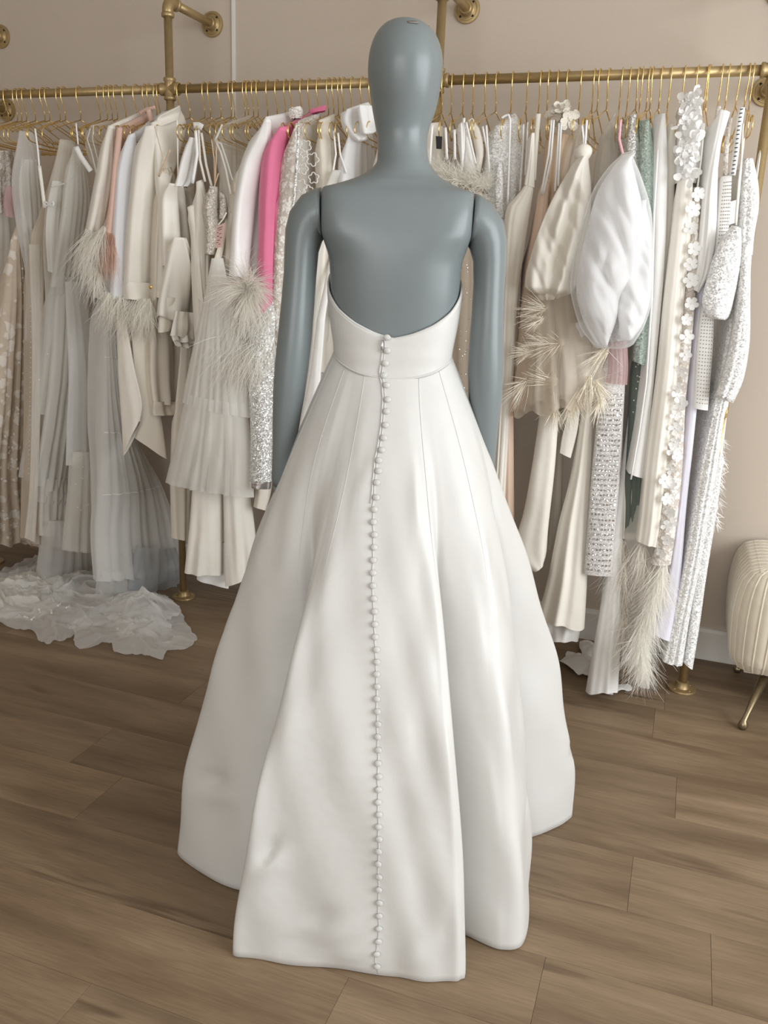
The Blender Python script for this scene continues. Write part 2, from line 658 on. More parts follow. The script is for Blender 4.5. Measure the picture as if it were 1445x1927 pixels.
for i, x in enumerate(COLS):
    MB().tube([(x, ROD_Y, 0.012), (x, ROD_Y, TOPZ - 0.02)], PR, 16).build('upright_pipe', 'pipe_gold', rack)
    # elbow at the top, arm back to the wall
    e = MB()
    pth = [(x, ROD_Y, TOPZ - 0.045)] + [(x, ROD_Y + 0.03 * (1 - cos(a)), TOPZ - 0.03 + 0.03 * sin(a)) for a in [j * pi / 16 for j in range(9)]] + [(x, ROD_Y + 0.048, TOPZ)]
    e.tube(pth, 0.0195, 16)
    e.lathe([(0.0205, 0), (0.0225, 0.003), (0.0225, 0.011), (0.0205, 0.014)], (x, ROD_Y, TOPZ - 0.052), 'z', 18)
    e.lathe([(0.0205, 0), (0.0225, 0.003), (0.0225, 0.011), (0.0205, 0.014)], (x, ROD_Y + 0.042, TOPZ), 'y', 18)
    e.build('elbow_fitting', 'pipe_gold', rack)
    MB().tube([(x, ROD_Y + 0.04, TOPZ), (x, WALL_Y - 0.02, TOPZ)], PR, 16).build('wall_arm', 'pipe_gold', rack)
    flange(x, TOPZ)
    # fitting where the rod meets the upright
    ft = MB()
    lat = [(0.0175, 0), (0.0215, 0.002), (0.0215, 0.010), (0.019, 0.013), (0.019, 0.061), (0.0215, 0.064), (0.0215, 0.072), (0.0175, 0.074)]
    ft.lathe(lat, (x, ROD_Y, ROD_Z - 0.037), 'z', 18)
    ft.lathe(lat, (x - 0.037, ROD_Y, ROD_Z), 'x', 18)
    if i in (0, 3):
        ft.lathe(lat[4:], (x, ROD_Y - 0.037, ROD_Z), 'y', 18)
    ft.build('cross_fitting', 'pipe_gold', rack)
    if i in (0, 3):
        MB().tube([(x, ROD_Y, ROD_Z), (x, WALL_Y - 0.02, ROD_Z)], PR, 16).build('wall_arm', 'pipe_gold', rack)
        flange(x, ROD_Z)
    fo = MB().lathe([(0.002, 0.0005), (0.047, 0.0005), (0.048, 0.004), (0.0465, 0.008), (0.026, 0.010), (0.0225, 0.014), (0.0215, 0.030), (0.0185, 0.032), (0.0155, 0.032)], (x, ROD_Y, 0), 'z', 28).build('floor_flange', 'pipe_gold', rack, sharp=40)
    for a in (45, 135, 225, 315):
        MB().lathe([(0.0042, 0.0075), (0.0042, 0.0105), (0.001, 0.011)], (x + 0.0345 * cos(radians(a)), ROD_Y + 0.0345 * sin(radians(a)), 0), 'z', 10).build('screw', 'pipe_gold', fo)
for a, b in zip(COLS, COLS[1:]):
    MB().tube([(a + 0.03, ROD_Y, ROD_Z), (b - 0.03, ROD_Y, ROD_Z)], PR, 18).build('hanging_rod', 'pipe_gold', rack)

# ------------------------------------------------------------------ wire hangers
def arc(cy, cz, r, a0, a1, n):
    return [(0, cy + r * cos(radians(lerp(a0, a1, i / n))), cz + r * sin(radians(lerp(a0, a1, i / n)))) for i in range(n + 1)]


HR = .0019
hk = arc(0, .004, .0185, -25, 180, 14) + [(0, -.0190, -.016), (0, -.0165, -.024), (0, -.003, -.058), (0, 0, -.064), (0, 0, -.092)]
hook_me = MB().tube(hk, HR, 7).mesh('hook')
hook_me.materials.append(MATS['hanger_gold'])
half = [(0, 0, -.091), (0, -.06, -.112), (0, -.125, -.135), (0, -.147, -.146), (0, -.156, -.153), (0, -.164, -.147), (0, -.176, -.141), (0, -.190, -.146), (0, -.199, -.160), (0, -.199, -.174), (0, -.190, -.186), (0, -.176, -.191), (0, -.06, -.196), (0, 0, -.197)]
full = half + [(x, -y, z) for x, y, z in reversed(half[:-1])]
frame_me = MB().tube(full, HR, 7).mesh('shoulder_frame')
frame_me.materials.append(MATS['hanger_gold'])
HOOKS = [6, 23, 31, 40, 57, 75, 84, 104, 114, 143, 180, 194, 203, 213, 229, 250, 267, 275, 288, 294, 332, 351, 379, 390, 410, 430, 436, 456, 462, 472, 481, 499, 517, 533, 545, 563, 578, 596, 615, 625, 634, 643, 659, 678, 694, 712, 734, 758, 783, 806,
         831, 849, 871, 890, 913, 934, 963, 992, 1016, 1032, 1049, 1068, 1093, 1118, 1128, 1146, 1170, 1185, 1202, 1209, 1222, 1229, 1246, 1263, 1288, 1314, 1332, 1336, 1359, 1373, 1393, 1410, 1419]
rnd = random.Random(3)
for px in HOOKS:
    py = lerp(177, 132.5, px / 1430)
    x = at(px, py, ROD_Y - .019).x
    h = thing('wire_hanger', 'thin gold wire clothes hanger hooked over the gold pipe rod', 'hanger', (x, ROD_Y, ROD_Z - .0035), 'gold wire hangers on the rack')
    h.rotation_euler = (0, 0, radians(rnd.uniform(-7, 7)))
    for nm, me in (('hook', hook_me), ('shoulder_frame', frame_me)):
        o = bpy.data.objects.new(nm, me)
        C.objects.link(o)
        o.parent = h


# ------------------------------------------------------------------ mannequin
MO = floor_at(712, 1578)
ER = Vector((cos(YAW), sin(YAW), 0))
EF = Vector((-sin(YAW), cos(YAW), 0))


def ml(x, y, z):
    """mannequin frame: x to its right hand side as seen from behind, y forwards (away from the camera), z up"""
    return MO + ER * x + EF * y + Vector((0, 0, z))


mq = thing('mannequin', 'slate grey featureless full-body mannequin seen from behind, wearing the white gown', 'mannequin', ml(-0.016, 0, 0))


def superring(cx, cy, hw, hf, hb, z, n=48, e=2.3):
    """section: half width hw, half depth hf forwards and hb backwards"""
    r = []
    for k in range(n):
        a = 2 * pi * k / n
        s, c = sin(a), -cos(a)
        sx = math.copysign(abs(s) ** (2 / e), s)
        cy_ = math.copysign(abs(c) ** (2 / e), c)
        r.append(ml(cx + hw * sx, cy + cy_ * (hf if c > 0 else hb), z))
    return r


# z, centre x, half width, forward half depth, backward half depth, y centre, exponent
TORSO = [
    (0.80, -.016, .165, .10, .105, 0.0, 2.3), (0.92, -.016, .172, .10, .115, 0.0, 2.3), (1.02, -.016, .156, .10, .105, 0.0, 2.3), (1.10, -.016, .130, .095, .085, 0.0, 2.3),
    (1.16, -.015, .1165, .09, .075, 0.0, 2.3), (1.20, -.0145, .117, .092, .076, 0, 2.3), (1.25, -.015, .1235, .098, .083, 0, 2.35), (1.30, -.016, .1305, .108, .092, 0, 2.4),
    (1.34, -.0165, .1325, .110, .098, 0, 2.5), (1.37, -.017, .1350, .106, .101, 0, 2.7), (1.395, -.0175, .1425, .10, .1015, 0, 3.3), (1.415, -.018, .1475, .092, .1005, 0, 4.2),
    (1.44, -.018, .1490, .082, .097, 0, 5.0), (1.462, -.018, .1490, .074, .092, 0, 5.4), (1.480, -.018, .1490, .066, .0860, 0, 5.2), (1.491, -.018, .1485, .060, .0800, 0, 4.8), (1.4985, -.0178, .1465, .054, .0740, 0, 4.2),
    (1.503, -.017, .1340, .052, .0710, 0, 3.4), (1.509, -.016, .1170, .050, .0675, 0, 2.8), (1.516, -.014, .0990, .0485, .0640, 0, 2.4), (1.524, -.012, .0820, .0475, .0605, 0.002, 2.2), (1.535, -.010, .0660, .047, .0575, .004, 2.05),
    (1.550, -.0095, .0535, .047, .055, .006, 2.0), (1.565, -.0115, .0500, .047, .053, .009, 2.0), (1.580, -.0125, .0488, .050, .052, .011, 2.0), (1.595, -.0135, .0492, .058, .053, .013, 2.0),
    (1.610, -.0145, .0512, .070, .056, .014, 2.0), (1.628, -.014, .0560, .078, .063, .014, 2.0), (1.648, -.013, .0615, .083, .072, .014, 2.0), (1.670, -.0130, .0660, .086, .080, .012, 2.05),
    (1.695, -.0135, .0700, .087, .086, .010, 2.1), (1.720, -.0135, .0718, .086, .0885, .008, 2.1), (1.742, -.0135, .0700, .082, .086, .007, 2.1), (1.760, -.0140, .0652, .075, .080, .006, 2.1),
    (1.775, -.0145, .0580, .066, .071, .005, 2.05), (1.787, -.015, .0480, .054, .059, .004, 2.0), (1.795, -.0155, .0365, .041, .046, .003, 2.0), (1.800, -.016, .0230, .026, .029, .003, 2.0), (1.8025, -.016, .009, .010, .011, .003, 2.0)]


def torso_at(z):
    for a, b in zip(TORSO, TORSO[1:]):
        if a[0] <= z <= b[0]:
            t = (z - a[0]) / (b[0] - a[0])
            return [lerp(p, q, t) for p, q in zip(a, b)]
    return TORSO[0] if z < TORSO[0][0] else TORSO[-1]


def cubic(x0, x1, x2, x3, p0, p1, p2, p3, t):
    """Hermite through unevenly spaced sections"""
    h = x2 - x1
    d0 = (p2 - p0) / max(1e-6, x2 - x0)
    d1 = (p3 - p1) / max(1e-6, x3 - x1)
    t2, t3 = t * t, t * t * t
    return (2 * t3 - 3 * t2 + 1) * p1 + (t3 - 2 * t2 + t) * h * d0 + (-2 * t3 + 3 * t2) * p2 + (t3 - t2) * h * d1


tb = MB()
rs = []
for i in range(len(TORSO) - 1):
    a, b = TORSO[i], TORSO[i + 1]
    sub = 3
    for q in range(sub):
        t = q / sub
        z, cx, hw, hf, hb, cy, e = [cubic(TORSO[max(i - 1, 0)][0], a[0], b[0], TORSO[min(i + 2, len(TORSO) - 1)][0], p0, u, v, p3, t) for p0, u, v, p3 in zip(TORSO[max(i - 1, 0)], a, b, TORSO[min(i + 2, len(TORSO) - 1)])]
        rs.append(superring(cx, cy, hw, hf, hb, z, 56, e))
rs.append(superring(TORSO[-1][1], TORSO[-1][5], *TORSO[-1][2:5], TORSO[-1][0], 56, 2))
tb.rings(rs)
torso = tb.build('torso_and_head', 'mannequin_paint', mq)

def loft(mb, secs, n=24):
    """secs: centre (x,y,z in the mannequin frame), half width across, half depth, tangent"""
    pts = [ml(*s[0]) for s in secs]
    rs = []
    for i, s in enumerate(secs):
        d = pts[min(i + 1, len(pts) - 1)] - pts[max(i - 1, 0)]
        if len(s) > 3:
            d = ER * s[3][0] + EF * s[3][1] + Vector((0, 0, s[3][2]))
        d.normalize()
        w = EF - d * EF.dot(d)
        w.normalize()
        u = d.cross(w)
        rs.append([pts[i] + u * s[1] * cos(2 * pi * k / n) + w * s[2] * sin(2 * pi * k / n) for k in range(n)])
    mb.rings(rs)


def arm(side):
    m = MB()
    if side < 0:
        S = [((-.1675, 0, 1.4515), .0490, .066, (-1, 0, -.05)), ((-.176, 0, 1.4505), .0478, .066, (-1, 0, -.12)), ((-.187, 0, 1.444), .0455, .0635, (-.85, 0, -.45)), ((-.1965, 0, 1.429), .0425, .060, (-.55, 0, -.83)),
             ((-.2030, -.002, 1.408), .0385, .0555, (-.28, 0, -.96)), ((-.2070, -.003, 1.380), .0345, .051, (-.1, 0, -1)), ((-.2095, -.004, 1.33), .0332, .047), ((-.2135, -.006, 1.27), .0340, .046), ((-.2180, -.008, 1.21), .0352, .044), ((-.2240, -.008, 1.15), .0352, .041),
             ((-.2300, -.004, 1.09), .0335, .038), ((-.2370, .004, 1.02), .0285, .033), ((-.2425, .010, .965), .0235, .027), ((-.2450, .014, .935), .0225, .025), ((-.2455, .018, .905), .0235, .024), ((-.2455, .022, .885), .0225, .020)]
        hand, hx = .885, -.2455
        hy = .022
    else:
        S = [((.1310, 0, 1.4515), .0490, .066, (1, 0, -.05)), ((.139, 0, 1.4500), .0478, .066, (1, 0, -.14)), ((.150, 0, 1.442), .0450, .0635, (.85, 0, -.45)), ((.1600, 0, 1.427), .0420, .060, (.55, 0, -.83)),
             ((.1675, -.002, 1.405), .0380, .0555, (.28, 0, -.96)), ((.1725, -.002, 1.375), .0335, .051, (.1, 0, -1)), ((.1745, -.002, 1.33), .0318, .047), ((.1760, -.002, 1.27), .0328, .046), ((.1778, -.002, 1.21), .0352, .044), ((.1805, 0, 1.155), .0372, .041),
             ((.1850, .006, 1.09), .0345, .037), ((.1915, .014, 1.03), .0270, .031), ((.1965, .020, .985), .0215, .026), ((.1975, .024, .960), .0205, .024), ((.1975, .026, .94), .0205, .022), ((.1965, .028, .92), .0195, .019)]
        hand, hx, hy = .92, .1965, .028
    loft(m, S)
    # hand: four fingers held together, the thumb leaving the inner side
    ln = [.066, .074, .070, .056]
    for q in range(4):
        ox = (q - 1.5) * .0098 * (-side)
        x0 = hx + ox
        tipx = hx + ox * .45 - side * .004
        path = [(x0, hy, hand + .022), (x0, hy + .002, hand), (lerp(x0, tipx, .4), hy + .004, hand - ln[q] * .4), (lerp(x0, tipx, .75), hy + .004, hand - ln[q] * .75), (tipx, hy + .002, hand - ln[q])]
        loft(m, [(p, r, r * .95) for p, r in zip(path, (.0085, .0085, .0078, .0066, .003))], 10)
    th = [(hx - side * .014, hy + .010, hand + .045), (hx - side * .024, hy + .016, hand + .022), (hx - side * .027, hy + .018, hand - .004), (hx - side * .024, hy + .016, hand - .022)]
    loft(m, [(p, r, r) for p, r in zip(th, (.010, .0095, .008, .003))], 10)
    return m.build('arm', 'mannequin_paint', mq)


arm(-1)
arm(1)
lg = MB()
for s in (-1, 1):
    loft(lg, [((-.016 + s * .085, 0, .84), .078, .085), ((-.016 + s * .085, 0, .70), .070, .076), ((-.016 + s * .08, .01, .50), .052, .056), ((-.016 + s * .078, 0, .35), .050, .055), ((-.016 + s * .076, -.005, .15), .034, .038), ((-.016 + s * .076, -.005, .07), .032, .038), ((-.016 + s * .076, .03, .03), .034, .09, (0, 0, -1)), ((-.016 + s * .076, .035, .016), .034, .10, (0, 0, -1))])
lg.build('legs', 'mannequin_paint', mq)
bp = MB()
b0 = ml(-.016, 0, 0)
bp.lathe([(0.01, 0.001), (0.20, 0.001), (0.20, 0.012), (0.195, 0.015), (0.01, 0.015)], b0, 'z', 40)
bp.build('base_plate', 'antique_brass', mq)
rnd = random.Random(11)
for (px, py, sx) in ((775, 43, .013), (806, 52, .010), (818, 66, .006)):
    # bare patches where the paint of the crown is rubbed through
    best = None
    for i in range(200):
        z = 1.70 + .1 * i / 200
        s = torso_at(z)
        for j in range(12):
            a = -0.5 + 2.2 * j / 12
            P = ml(s[1] + s[2] * sin(a), s[5] - s[4] * cos(a), z)
            u, v = proj(P)
            d = (u - px) ** 2 + (v - py) ** 2
            if best is None or d < best[0]:
                best = (d, P, a, s)
    P = best[1]
    ctr = ml(-.0145, .005, 1.70)
    nrm = (P - ctr).normalized()
    tu = nrm.cross(Vector((0, 0, 1))).normalized()
    tv = nrm.cross(tu)
    ring = [P + nrm * .0012 + (tu * cos(2 * pi * k / 12) * sx + tv * sin(2 * pi * k / 12) * sx * .35) * rnd.uniform(.7, 1.1) for k in range(12)]
    MB().add(ring, [tuple(range(12))]).build('paint_chip', 'mannequin_chip', mq, solid=.0008)

# ------------------------------------------------------------------ the white gown
gown = thing('wedding_gown', 'strapless white satin ball gown with covered back buttons, worn by the grey mannequin', 'dress', ml(0, -0.05, 0))


def zseam(a):
    return 1.178 - 0.038 * (max(0, cos(a)) ** 1.6)


def ztop(a):
    b = abs(math.atan2(sin(a), cos(a)))
    return interp([(0, 1.2185), (.25, 1.228), (.6, 1.246), (1.0, 1.272), (1.35, 1.302), (1.7, 1.330), (2.3, 1.37), (pi, 1.385)], b)


def bodypt(a, z, off):
    s = torso_at(z)
    e = s[6]
    x, c = sin(a), -cos(a)
    sx = math.copysign(abs(x) ** (2 / e), x)
    sy = math.copysign(abs(c) ** (2 / e), c)
    hw, hd = s[2] + off, (s[3] if c > 0 else s[4]) + off
    return ml(s[1] + hw * sx, s[5] + hd * sy, z)


bd = MB()
NA, NZ = 96, 12
rs = []
for i in range(NZ + 1):
    t = i / NZ
    r = []
    for k in range(NA):
        a = 2 * pi * k / NA
        z = lerp(zseam(a) - .004, ztop(a), t)
        r.append(bodypt(a, z, 0.0042 + .0030 * sin(pi * t) * (1 if abs(a - pi) > 1.5 else .5)))
    rs.append(r)
bd.rings(rs, True, False, False)
bodice = bd.build('bodice', 'dress_satin', gown, solid=.004)
ed = MB()
ed.tube([bodypt(2 * pi * k / 96, ztop(2 * pi * k / 96) - .0012, .0042) for k in range(97)], .0024, 6, False)
ed.build('bodice_edge', 'dress_satin', gown)
ws = MB()
ws.tube([bodypt(2 * pi * k / 96, zseam(2 * pi * k / 96), .0066) for k in range(97)], .0017, 6, False)
ws.build('waist_seam', 'dress_satin', gown)

# hem line on the floor: (waist angle in degrees from the centre back, x, y, sideways spread exponent)
HEM = [(0, .011, -.425, 1), (12, .090, -.431, 1), (21, .150, -.438, 1.35), (25, .170, -.430, 1.45), (27.5, .176, -.395, 1.45), (30, .085, -.225, 1.3), (33, .115, -.260, 1.2), (40, .225, -.331, 1.1), (47, .272, -.347, 1.05), (51, .300, -.338, 1), (55, .316, -.298, 1),
       (61, .338, -.200, 1), (67, .346, -.110, 1), (72, .245, -.030, 1), (76, .245, .010, 1), (81, .345, .012, 1), (88, .450, .070, 1), (92, .492, .103, 1), (95, .505, .122, 1), (98, .500, .150, 1), (106, .440, .235, 1), (116, .38, .30, 1), (122, .36, .36, 1), (135, .28, .43, 1), (148, .18, .44, 1),
       (162, .10, .50, 1), (180, -.02, .49, 1), (198, -.14, .50, 1), (212, -.22, .44, 1), (225, -.31, .43, 1), (240, -.40, .34, 1), (252, -.43, .25, 1), (264, -.478, .16, 1), (272, -.440, .085, 1), (276, -.405, .050, 1), (282, -.455, -.015, 1), (288, -.470, -.075, 1), (292, -.452, -.105, 1), (298, -.385, -.150, 1), (306, -.290, -.205, 1), (312, -.185, -.205, 1), (318, -.140, -.165, 1),
       (323, -.250, -.320, 1.25), (327, -.282, -.368, 1.3), (330, -.285, -.388, 1.3), (335, -.255, -.397, 1.2), (343, -.180, -.404, 1), (352, -.080, -.418, 1), (360, .011, -.425, 1)]


def hem_at(deg):
    deg %= 360
    for i in range(len(HEM) - 1):
        a, b = HEM[i], HEM[i + 1]
        if a[0] <= deg <= b[0]:
            t = (deg - a[0]) / (b[0] - a[0])
            p0 = HEM[i - 1] if i > 0 else HEM[-2]
            p3 = HEM[i + 2] if i + 2 < len(HEM) else HEM[1]

            def cr(j):
                # tangent scaled to the parameter step
                h = b[0] - a[0]
                d0 = (b[j] - p0[j]) / (((b[0] - p0[0]) % 360) or 1)
                d1 = (p3[j] - a[j]) / (((p3[0] - a[0]) % 360) or 1)
                t2, t3 = t * t, t * t * t
                return (2 * t3 - 3 * t2 + 1) * a[j] + (t3 - 2 * t2 + t) * h * d0 + (-2 * t3 + 3 * t2) * b[j] + (t3 - t2) * h * d1
            return cr(1), cr(2), lerp(a[3], b[3], t)
    return HEM[0][1:]


# dents where the stiff satin has been creased: angle, height, depth, width, height width
PUCKERS = [(-23, .795, -.013, 2.2, .018), (-21, .815, .010, 3.5, .020), (-63, .80, -.014, 3, .016), (-61, .825, .010, 4, .02), (-11, .905, -.008, 3, .02), (-9, .93, .008, 4, .02), (-15, .955, -.009, 3, .014), (-6, .965, .007, 3, .015),
           (9, .955, .008, 5, .02), (62, .80, -.010, 2.5, .02), (94, .84, -.010, 2, .018), (20, .90, -.006, 3, .05), (40, .72, -.006, 4, .03), (-4, .60, -.005, 3, .05), (-50, .5, -.006, 5, .06), (14, .2, .004, 4, .05), (-12, .17, .004, 5, .03), (55, .33, -.005, 5, .04)]


def skirt_pt(deg, t, off=0.0):
    """t 0 at the waist seam, 1 at the hem"""
    a = radians(deg)
    zs = zseam(a)
    s = torso_at(zs)
    wx, wy = s[1] + (s[2] + .006) * sin(a), s[5] - (s[4] if cos(a) > 0 else s[3]) * cos(a) - math.copysign(.006, cos(a)) * abs(cos(a))
    hx, hy, ex = hem_at(deg)
    # mean cone direction without the folds, so that folds only open below the hip
    mx, my = .47 * sin(a), -.40 * cos(a)
    g = 1 - (1 - t) ** 1.55
    fold = sm((t - .04) / .60)
    gx = g if ex <= 1.0001 else g * (1 - sm(t)) * .7 + g ** ex * (.3 + .7 * sm(t) - .0) if False else g ** ex
    tx = lerp(mx, hx, fold)
    ty = lerp(my, hy, fold)
    x = lerp(wx, tx, gx)
    y = lerp(wy, ty, g)
    z = zs * (1 - t)
    # slow hand-made unevenness of the cloth
    dg = (deg + 180) % 360 - 180
    u = .0045 * sm(t * 1.6) * (sin(dg * .21 + t * 9) * sin(t * 17 + dg * .05) + .6 * sin(dg * .43 - t * 23))
    for d0, t0, am, wd, wt in PUCKERS:
        u += am * math.exp(-((dg - d0) / wd) ** 2 - ((t - t0 + (dg - d0) * .004) / wt) ** 2)
    u += .010 * sm(t * 1.3) * (max(0, sin(radians(dg * 5.2 + 40))) if dg < -38 else 0)
    n = Vector((sin(a), -cos(a)))
    return ml(x + n.x * (u + off), y + n.y * (u + off), max(z, 0.0) + .004)


sk = MB()
NA, NT = 400, 80
rs = []
for i in range(NT + 1):
    t = (i / NT)
    rs.append([skirt_pt(360 * k / NA, t) for k in range(NA)])
# the hem turns under in a soft roll
last = rs[-1]
cen = sum(last, Vector()) / len(last)
for dn, dz in ((.004, -.0025), (.010, -.0030), (.022, .004)):
    ring = []
    for k, p in enumerate(last):
        q = last[(k + 1) % NA] - last[k - 1]
        nn = Vector((q.y, -q.x, 0)).normalized()
        ring.append(p - nn * dn + Vector((0, 0, dz)))
    rs.append(ring)
sk.rings(rs, True, False, False)
skirt = sk.build('skirt', 'dress_satin', gown)
for deg in (25.6, 49, 76, 100, 334.5, 311, 286, 260):
    p = MB()
    pts = [skirt_pt(deg, t / 60, .0002 - .0012 * max(0, t - 14) / 10) for t in range(0, 24)]
    p.tube(pts, .0007, 5)
    p.build('gore_seam', 'dress_satin', gown)

# covered buttons down the centre back
bm = bmesh.new()
bmesh.ops.create_uvsphere(bm, u_segments=14, v_segments=8, radius=1)
for v in bm.verts:
    v.co.z *= 0.55
btn = bpy.data.meshes.new('button')
bm.to_mesh(btn)
bm.free()
btn.polygons.foreach_set('use_smooth', [True] * len(btn.polygons))
btn.materials.append(MATS['dress_satin'])
BX = [(635, 728), (660, 728.5), (684, 725), (706, 722), (726, 727), (753, 729), (775, 727), (801, 725), (825, 722), (848, 718), (868, 713), (888, 712), (910, 709), (938, 708), (961, 704), (983, 702), (1005, 704), (1100, 701), (1170, 705), (1240, 708), (1340, 710), (1440, 712), (1520, 712), (1600, 713), (1680, 713), (1750, 713), (1806, 707), (1838, 714)]
ys = [635, 660, 684, 706, 726, 753, 775, 801, 825, 848, 868, 888, 910, 938, 961]
while ys[-1] < 1815:
    ys.append(ys[-1] + 23.8)


def back_surface(py, dxpx):
    """point on the centre back of the gown whose picture height is py"""
    if py < 706:
        lo, hi = 1.12, 1.24
        for _ in range(40):
            z = (lo + hi) / 2
            if proj(bodypt(0, z, .0085))[1] > py:
                lo = z
            else:
                hi = z
        f = lambda d: bodypt(radians(d), z, .0085)
        g = bodypt(0, z + .01, .0085) - bodypt(0, z - .01, .0085)
    else:
        lo, hi = 0.0, 1.0
        for _ in range(40):
            t = (lo + hi) / 2
            if proj(skirt_pt(0, t))[1] < py:
                lo = t
            else:
                hi = t
        f = lambda d: skirt_pt(d, t)
        g = skirt_pt(0, max(0, t - .01)) - skirt_pt(0, min(1, t + .01))
    # slide sideways on the surface
    best = min((abs(proj(f(d / 4))[0] - dxpx), d / 4) for d in range(-60, 61))
    d = best[1]
    P = f(d)
    tan = f(d + 1) - f(d - 1)
    n = tan.cross(g).normalized()
    if n.dot(CAM_O - P) < 0:
        n = -n
    return P, n


prev = None
line = []
for y in ys:
    P, n = back_surface(y, interp(BX, y))
    q = n.to_track_quat('Z', 'Y')
    link_copy('button', btn, gown, P + n * .0034, q.to_euler(), (.0074, .0064, .0068))
for y in range(632, 1838, 12):
    P, n = back_surface(y, interp(BX, y) - (4 if y < 960 else 1))
    line.append(P + n * .0006)
MB().tube(line, .0012, 5).build('placket_seam', 'dress_satin', gown)
lip = []
for y in range(640, 960, 10):
    P, n = back_surface(y, interp(BX, y) - 8.5)
    lip.append(P + n * .0010)
MB().tube(lip, .0017, 6).build('placket_edge', 'dress_satin', gown)
P, n = back_surface(650, 719)
zp = MB()
zp.tube([P + n * .004 + Vector((0, 0, .010)), P + n * .005, P + n * .004 - Vector((0, 0, .014))], .0022, 8)
zp.build('zip_pull', 'silver', gown)

# ------------------------------------------------------------------ channel-tufted bench seat
sofa = thing('tufted_armchair', 'cream velvet channel-tufted seat on slim brass legs against the wall', 'seat', (0.80, 2.92, 0))
SX0, SX1, SYN, SYF, SZ0, SZ1 = 0.240, 1.45, 2.71, 3.12, 0.140, 0.490


def plan(u, inset=0.0):
    """outline of the seat, u runs from the back left corner along the left end, the front and the right end"""
    r = .10
    x0, x1, y0, y1 = SX0 + inset, SX1 - inset, SYN + inset, SYF
    segs = [('l', (x0, y1), (x0, y0 + r)), ('a', (x0 + r, y0 + r), pi, 1.5 * pi), ('l', (x0 + r, y0), (x1 - r, y0)), ('a', (x1 - r, y0 + r), 1.5 * pi, 2 * pi), ('l', (x1, y0 + r), (x1, y1))]
    for s in segs:
        ln = (Vector(s[2]) - Vector(s[1])).length if s[0] == 'l' else r * (s[3] - s[2])
        if u <= ln or s is segs[-1]:
            if s[0] == 'l':
                p = Vector(s[1]).lerp(Vector(s[2]), min(1, u / ln))
                d = (Vector(s[2]) - Vector(s[1])).normalized()
                return p, Vector((d.y, -d.x)) * 1.0
            a = s[2] + u / r
            return Vector((s[1][0] + r * cos(a), s[1][1] + r * sin(a))), Vector((cos(a), sin(a)))
        u -= ln


PERI = (SYF - SYN - .1) * 2 + (SX1 - SX0 - .2) + .1 * pi
VPROF = [(-.16, 0), (-.07, .002), (-.028, .014), (-.008, .045), (0, .12), (.004, .20), (0, .262), (-.010, .305), (-.032, .337), (-.075, .350), (-.14, .352)]


def seat_pt(u, q, bulge):
    p, n = plan(u)
    if n.x > 0.5 and u < PERI * .3:
        n = -n
    i = q * (len(VPROF) - 1)
    k = min(int(i), len(VPROF) - 2)
    o = lerp(VPROF[k][0], VPROF[k + 1][0], i - k)
    z = lerp(VPROF[k][1], VPROF[k + 1][1], i - k)
    return Vector((p.x + n.x * (o + bulge), p.y + n.y * (o + bulge), SZ0 + z))


def outward(u):
    p, n = plan(u)
    c = Vector(((SX0 + SX1) / 2, (SYN + SYF) / 2))
    return n


CH = .0365
nch = int(PERI / CH)
sb = MB()
rs = []
for k in range(nch * 6 + 1):
    u = PERI * k / (nch * 6)
    bul = .004 * abs(sin(pi * (k % 6) / 6)) - .004
    rs.append([seat_pt(u, q / 40, bul) for q in range(41)])
sb.rings(rs, False)
body = sb.build('seat_body', 'velvet_cream', sofa)
MB().box(SX0 + .06, SX1 - .06, SYN + .06, SYF, SZ0 + .0, SZ1 - .004).build('seat_core', 'velvet_cream', sofa, smooth=False)
for k in range(nch + 1):
    u = PERI * k / nch
    MB().tube([seat_pt(u, q / 24, -.0025) for q in range(1, 25)], .0032, 6).build('piping_cord', 'velvet_piping', body)
for fx, fy, tx_, ty_ in ((.311, 2.65, .372, 2.79), (1.36, 2.65, 1.28, 2.79), (.311, 3.08, .36, 3.02), (1.36, 3.08, 1.30, 3.02)):
    pp = [Vector((fx, fy, .001)), Vector((fx, fy, .012)), Vector((fx, fy, .022)), Vector((fx, fy, .028)), Vector((lerp(fx, tx_, .12), lerp(fy, ty_, .12), .042)), Vector((tx_, ty_, SZ0 + .02))]
    MB().tube(pp, [.010, .0155, .0135, .009, .0085, .0175], 14).build('leg', 'antique_brass', sofa)

# ------------------------------------------------------------------ cloths of the hanging garments
IV, CR, WH = (.79, .755, .68), (.745, .69, .60), (.82, .815, .795)
cloth_mat('ivory_satin', IV, .38, .15, .35, 7, spec=.45)
cloth_mat('ivory_matte', IV, .8, .3, .3, 9)
cloth_mat('cream_matte', CR, .8, .3, .3, 9)
cloth_mat('cream_satin', (.76, .71, .62), .36, .15, .35, 7, spec=.45)
cloth_mat('taupe_satin', (.66, .60, .51), .3, .1, .3, 6, spec=.5)
cloth_mat('white_matte', WH, .8, .3, .3, 9)
cloth_mat('white_satin', (.82, .81, .79), .36, .15, .35, 7, spec=.45)
cloth_mat('cool_white', (.76, .77, .80), .7, .3, .3, 8)
cloth_mat('lilac_white', (.72, .71, .80), .7, .3, .25, 8)
cloth_mat('blush', (.66, .45, .37), .7, .3, .3, 9)
cloth_mat('peach_satin', (.74, .56, .44), .5, .3, .25, 6)
cloth_mat('pink', (.74, .19, .33), .7, .3, .3, 8)
cloth_mat('soft_pink', (.80, .42, .46), .7, .3, .2, 20)
cloth_mat('rose', (.62, .28, .28), .7, .3, .3, 20)
cloth_mat('champagne', (.60, .45, .31), .5, .3, .3, 9)
cloth_mat('sage_dark', (.13, .16, .135), .7, .2, .3, 12)
cloth_mat('tag_paper', (.62, .42, .38), .7, 0, .05, 20)
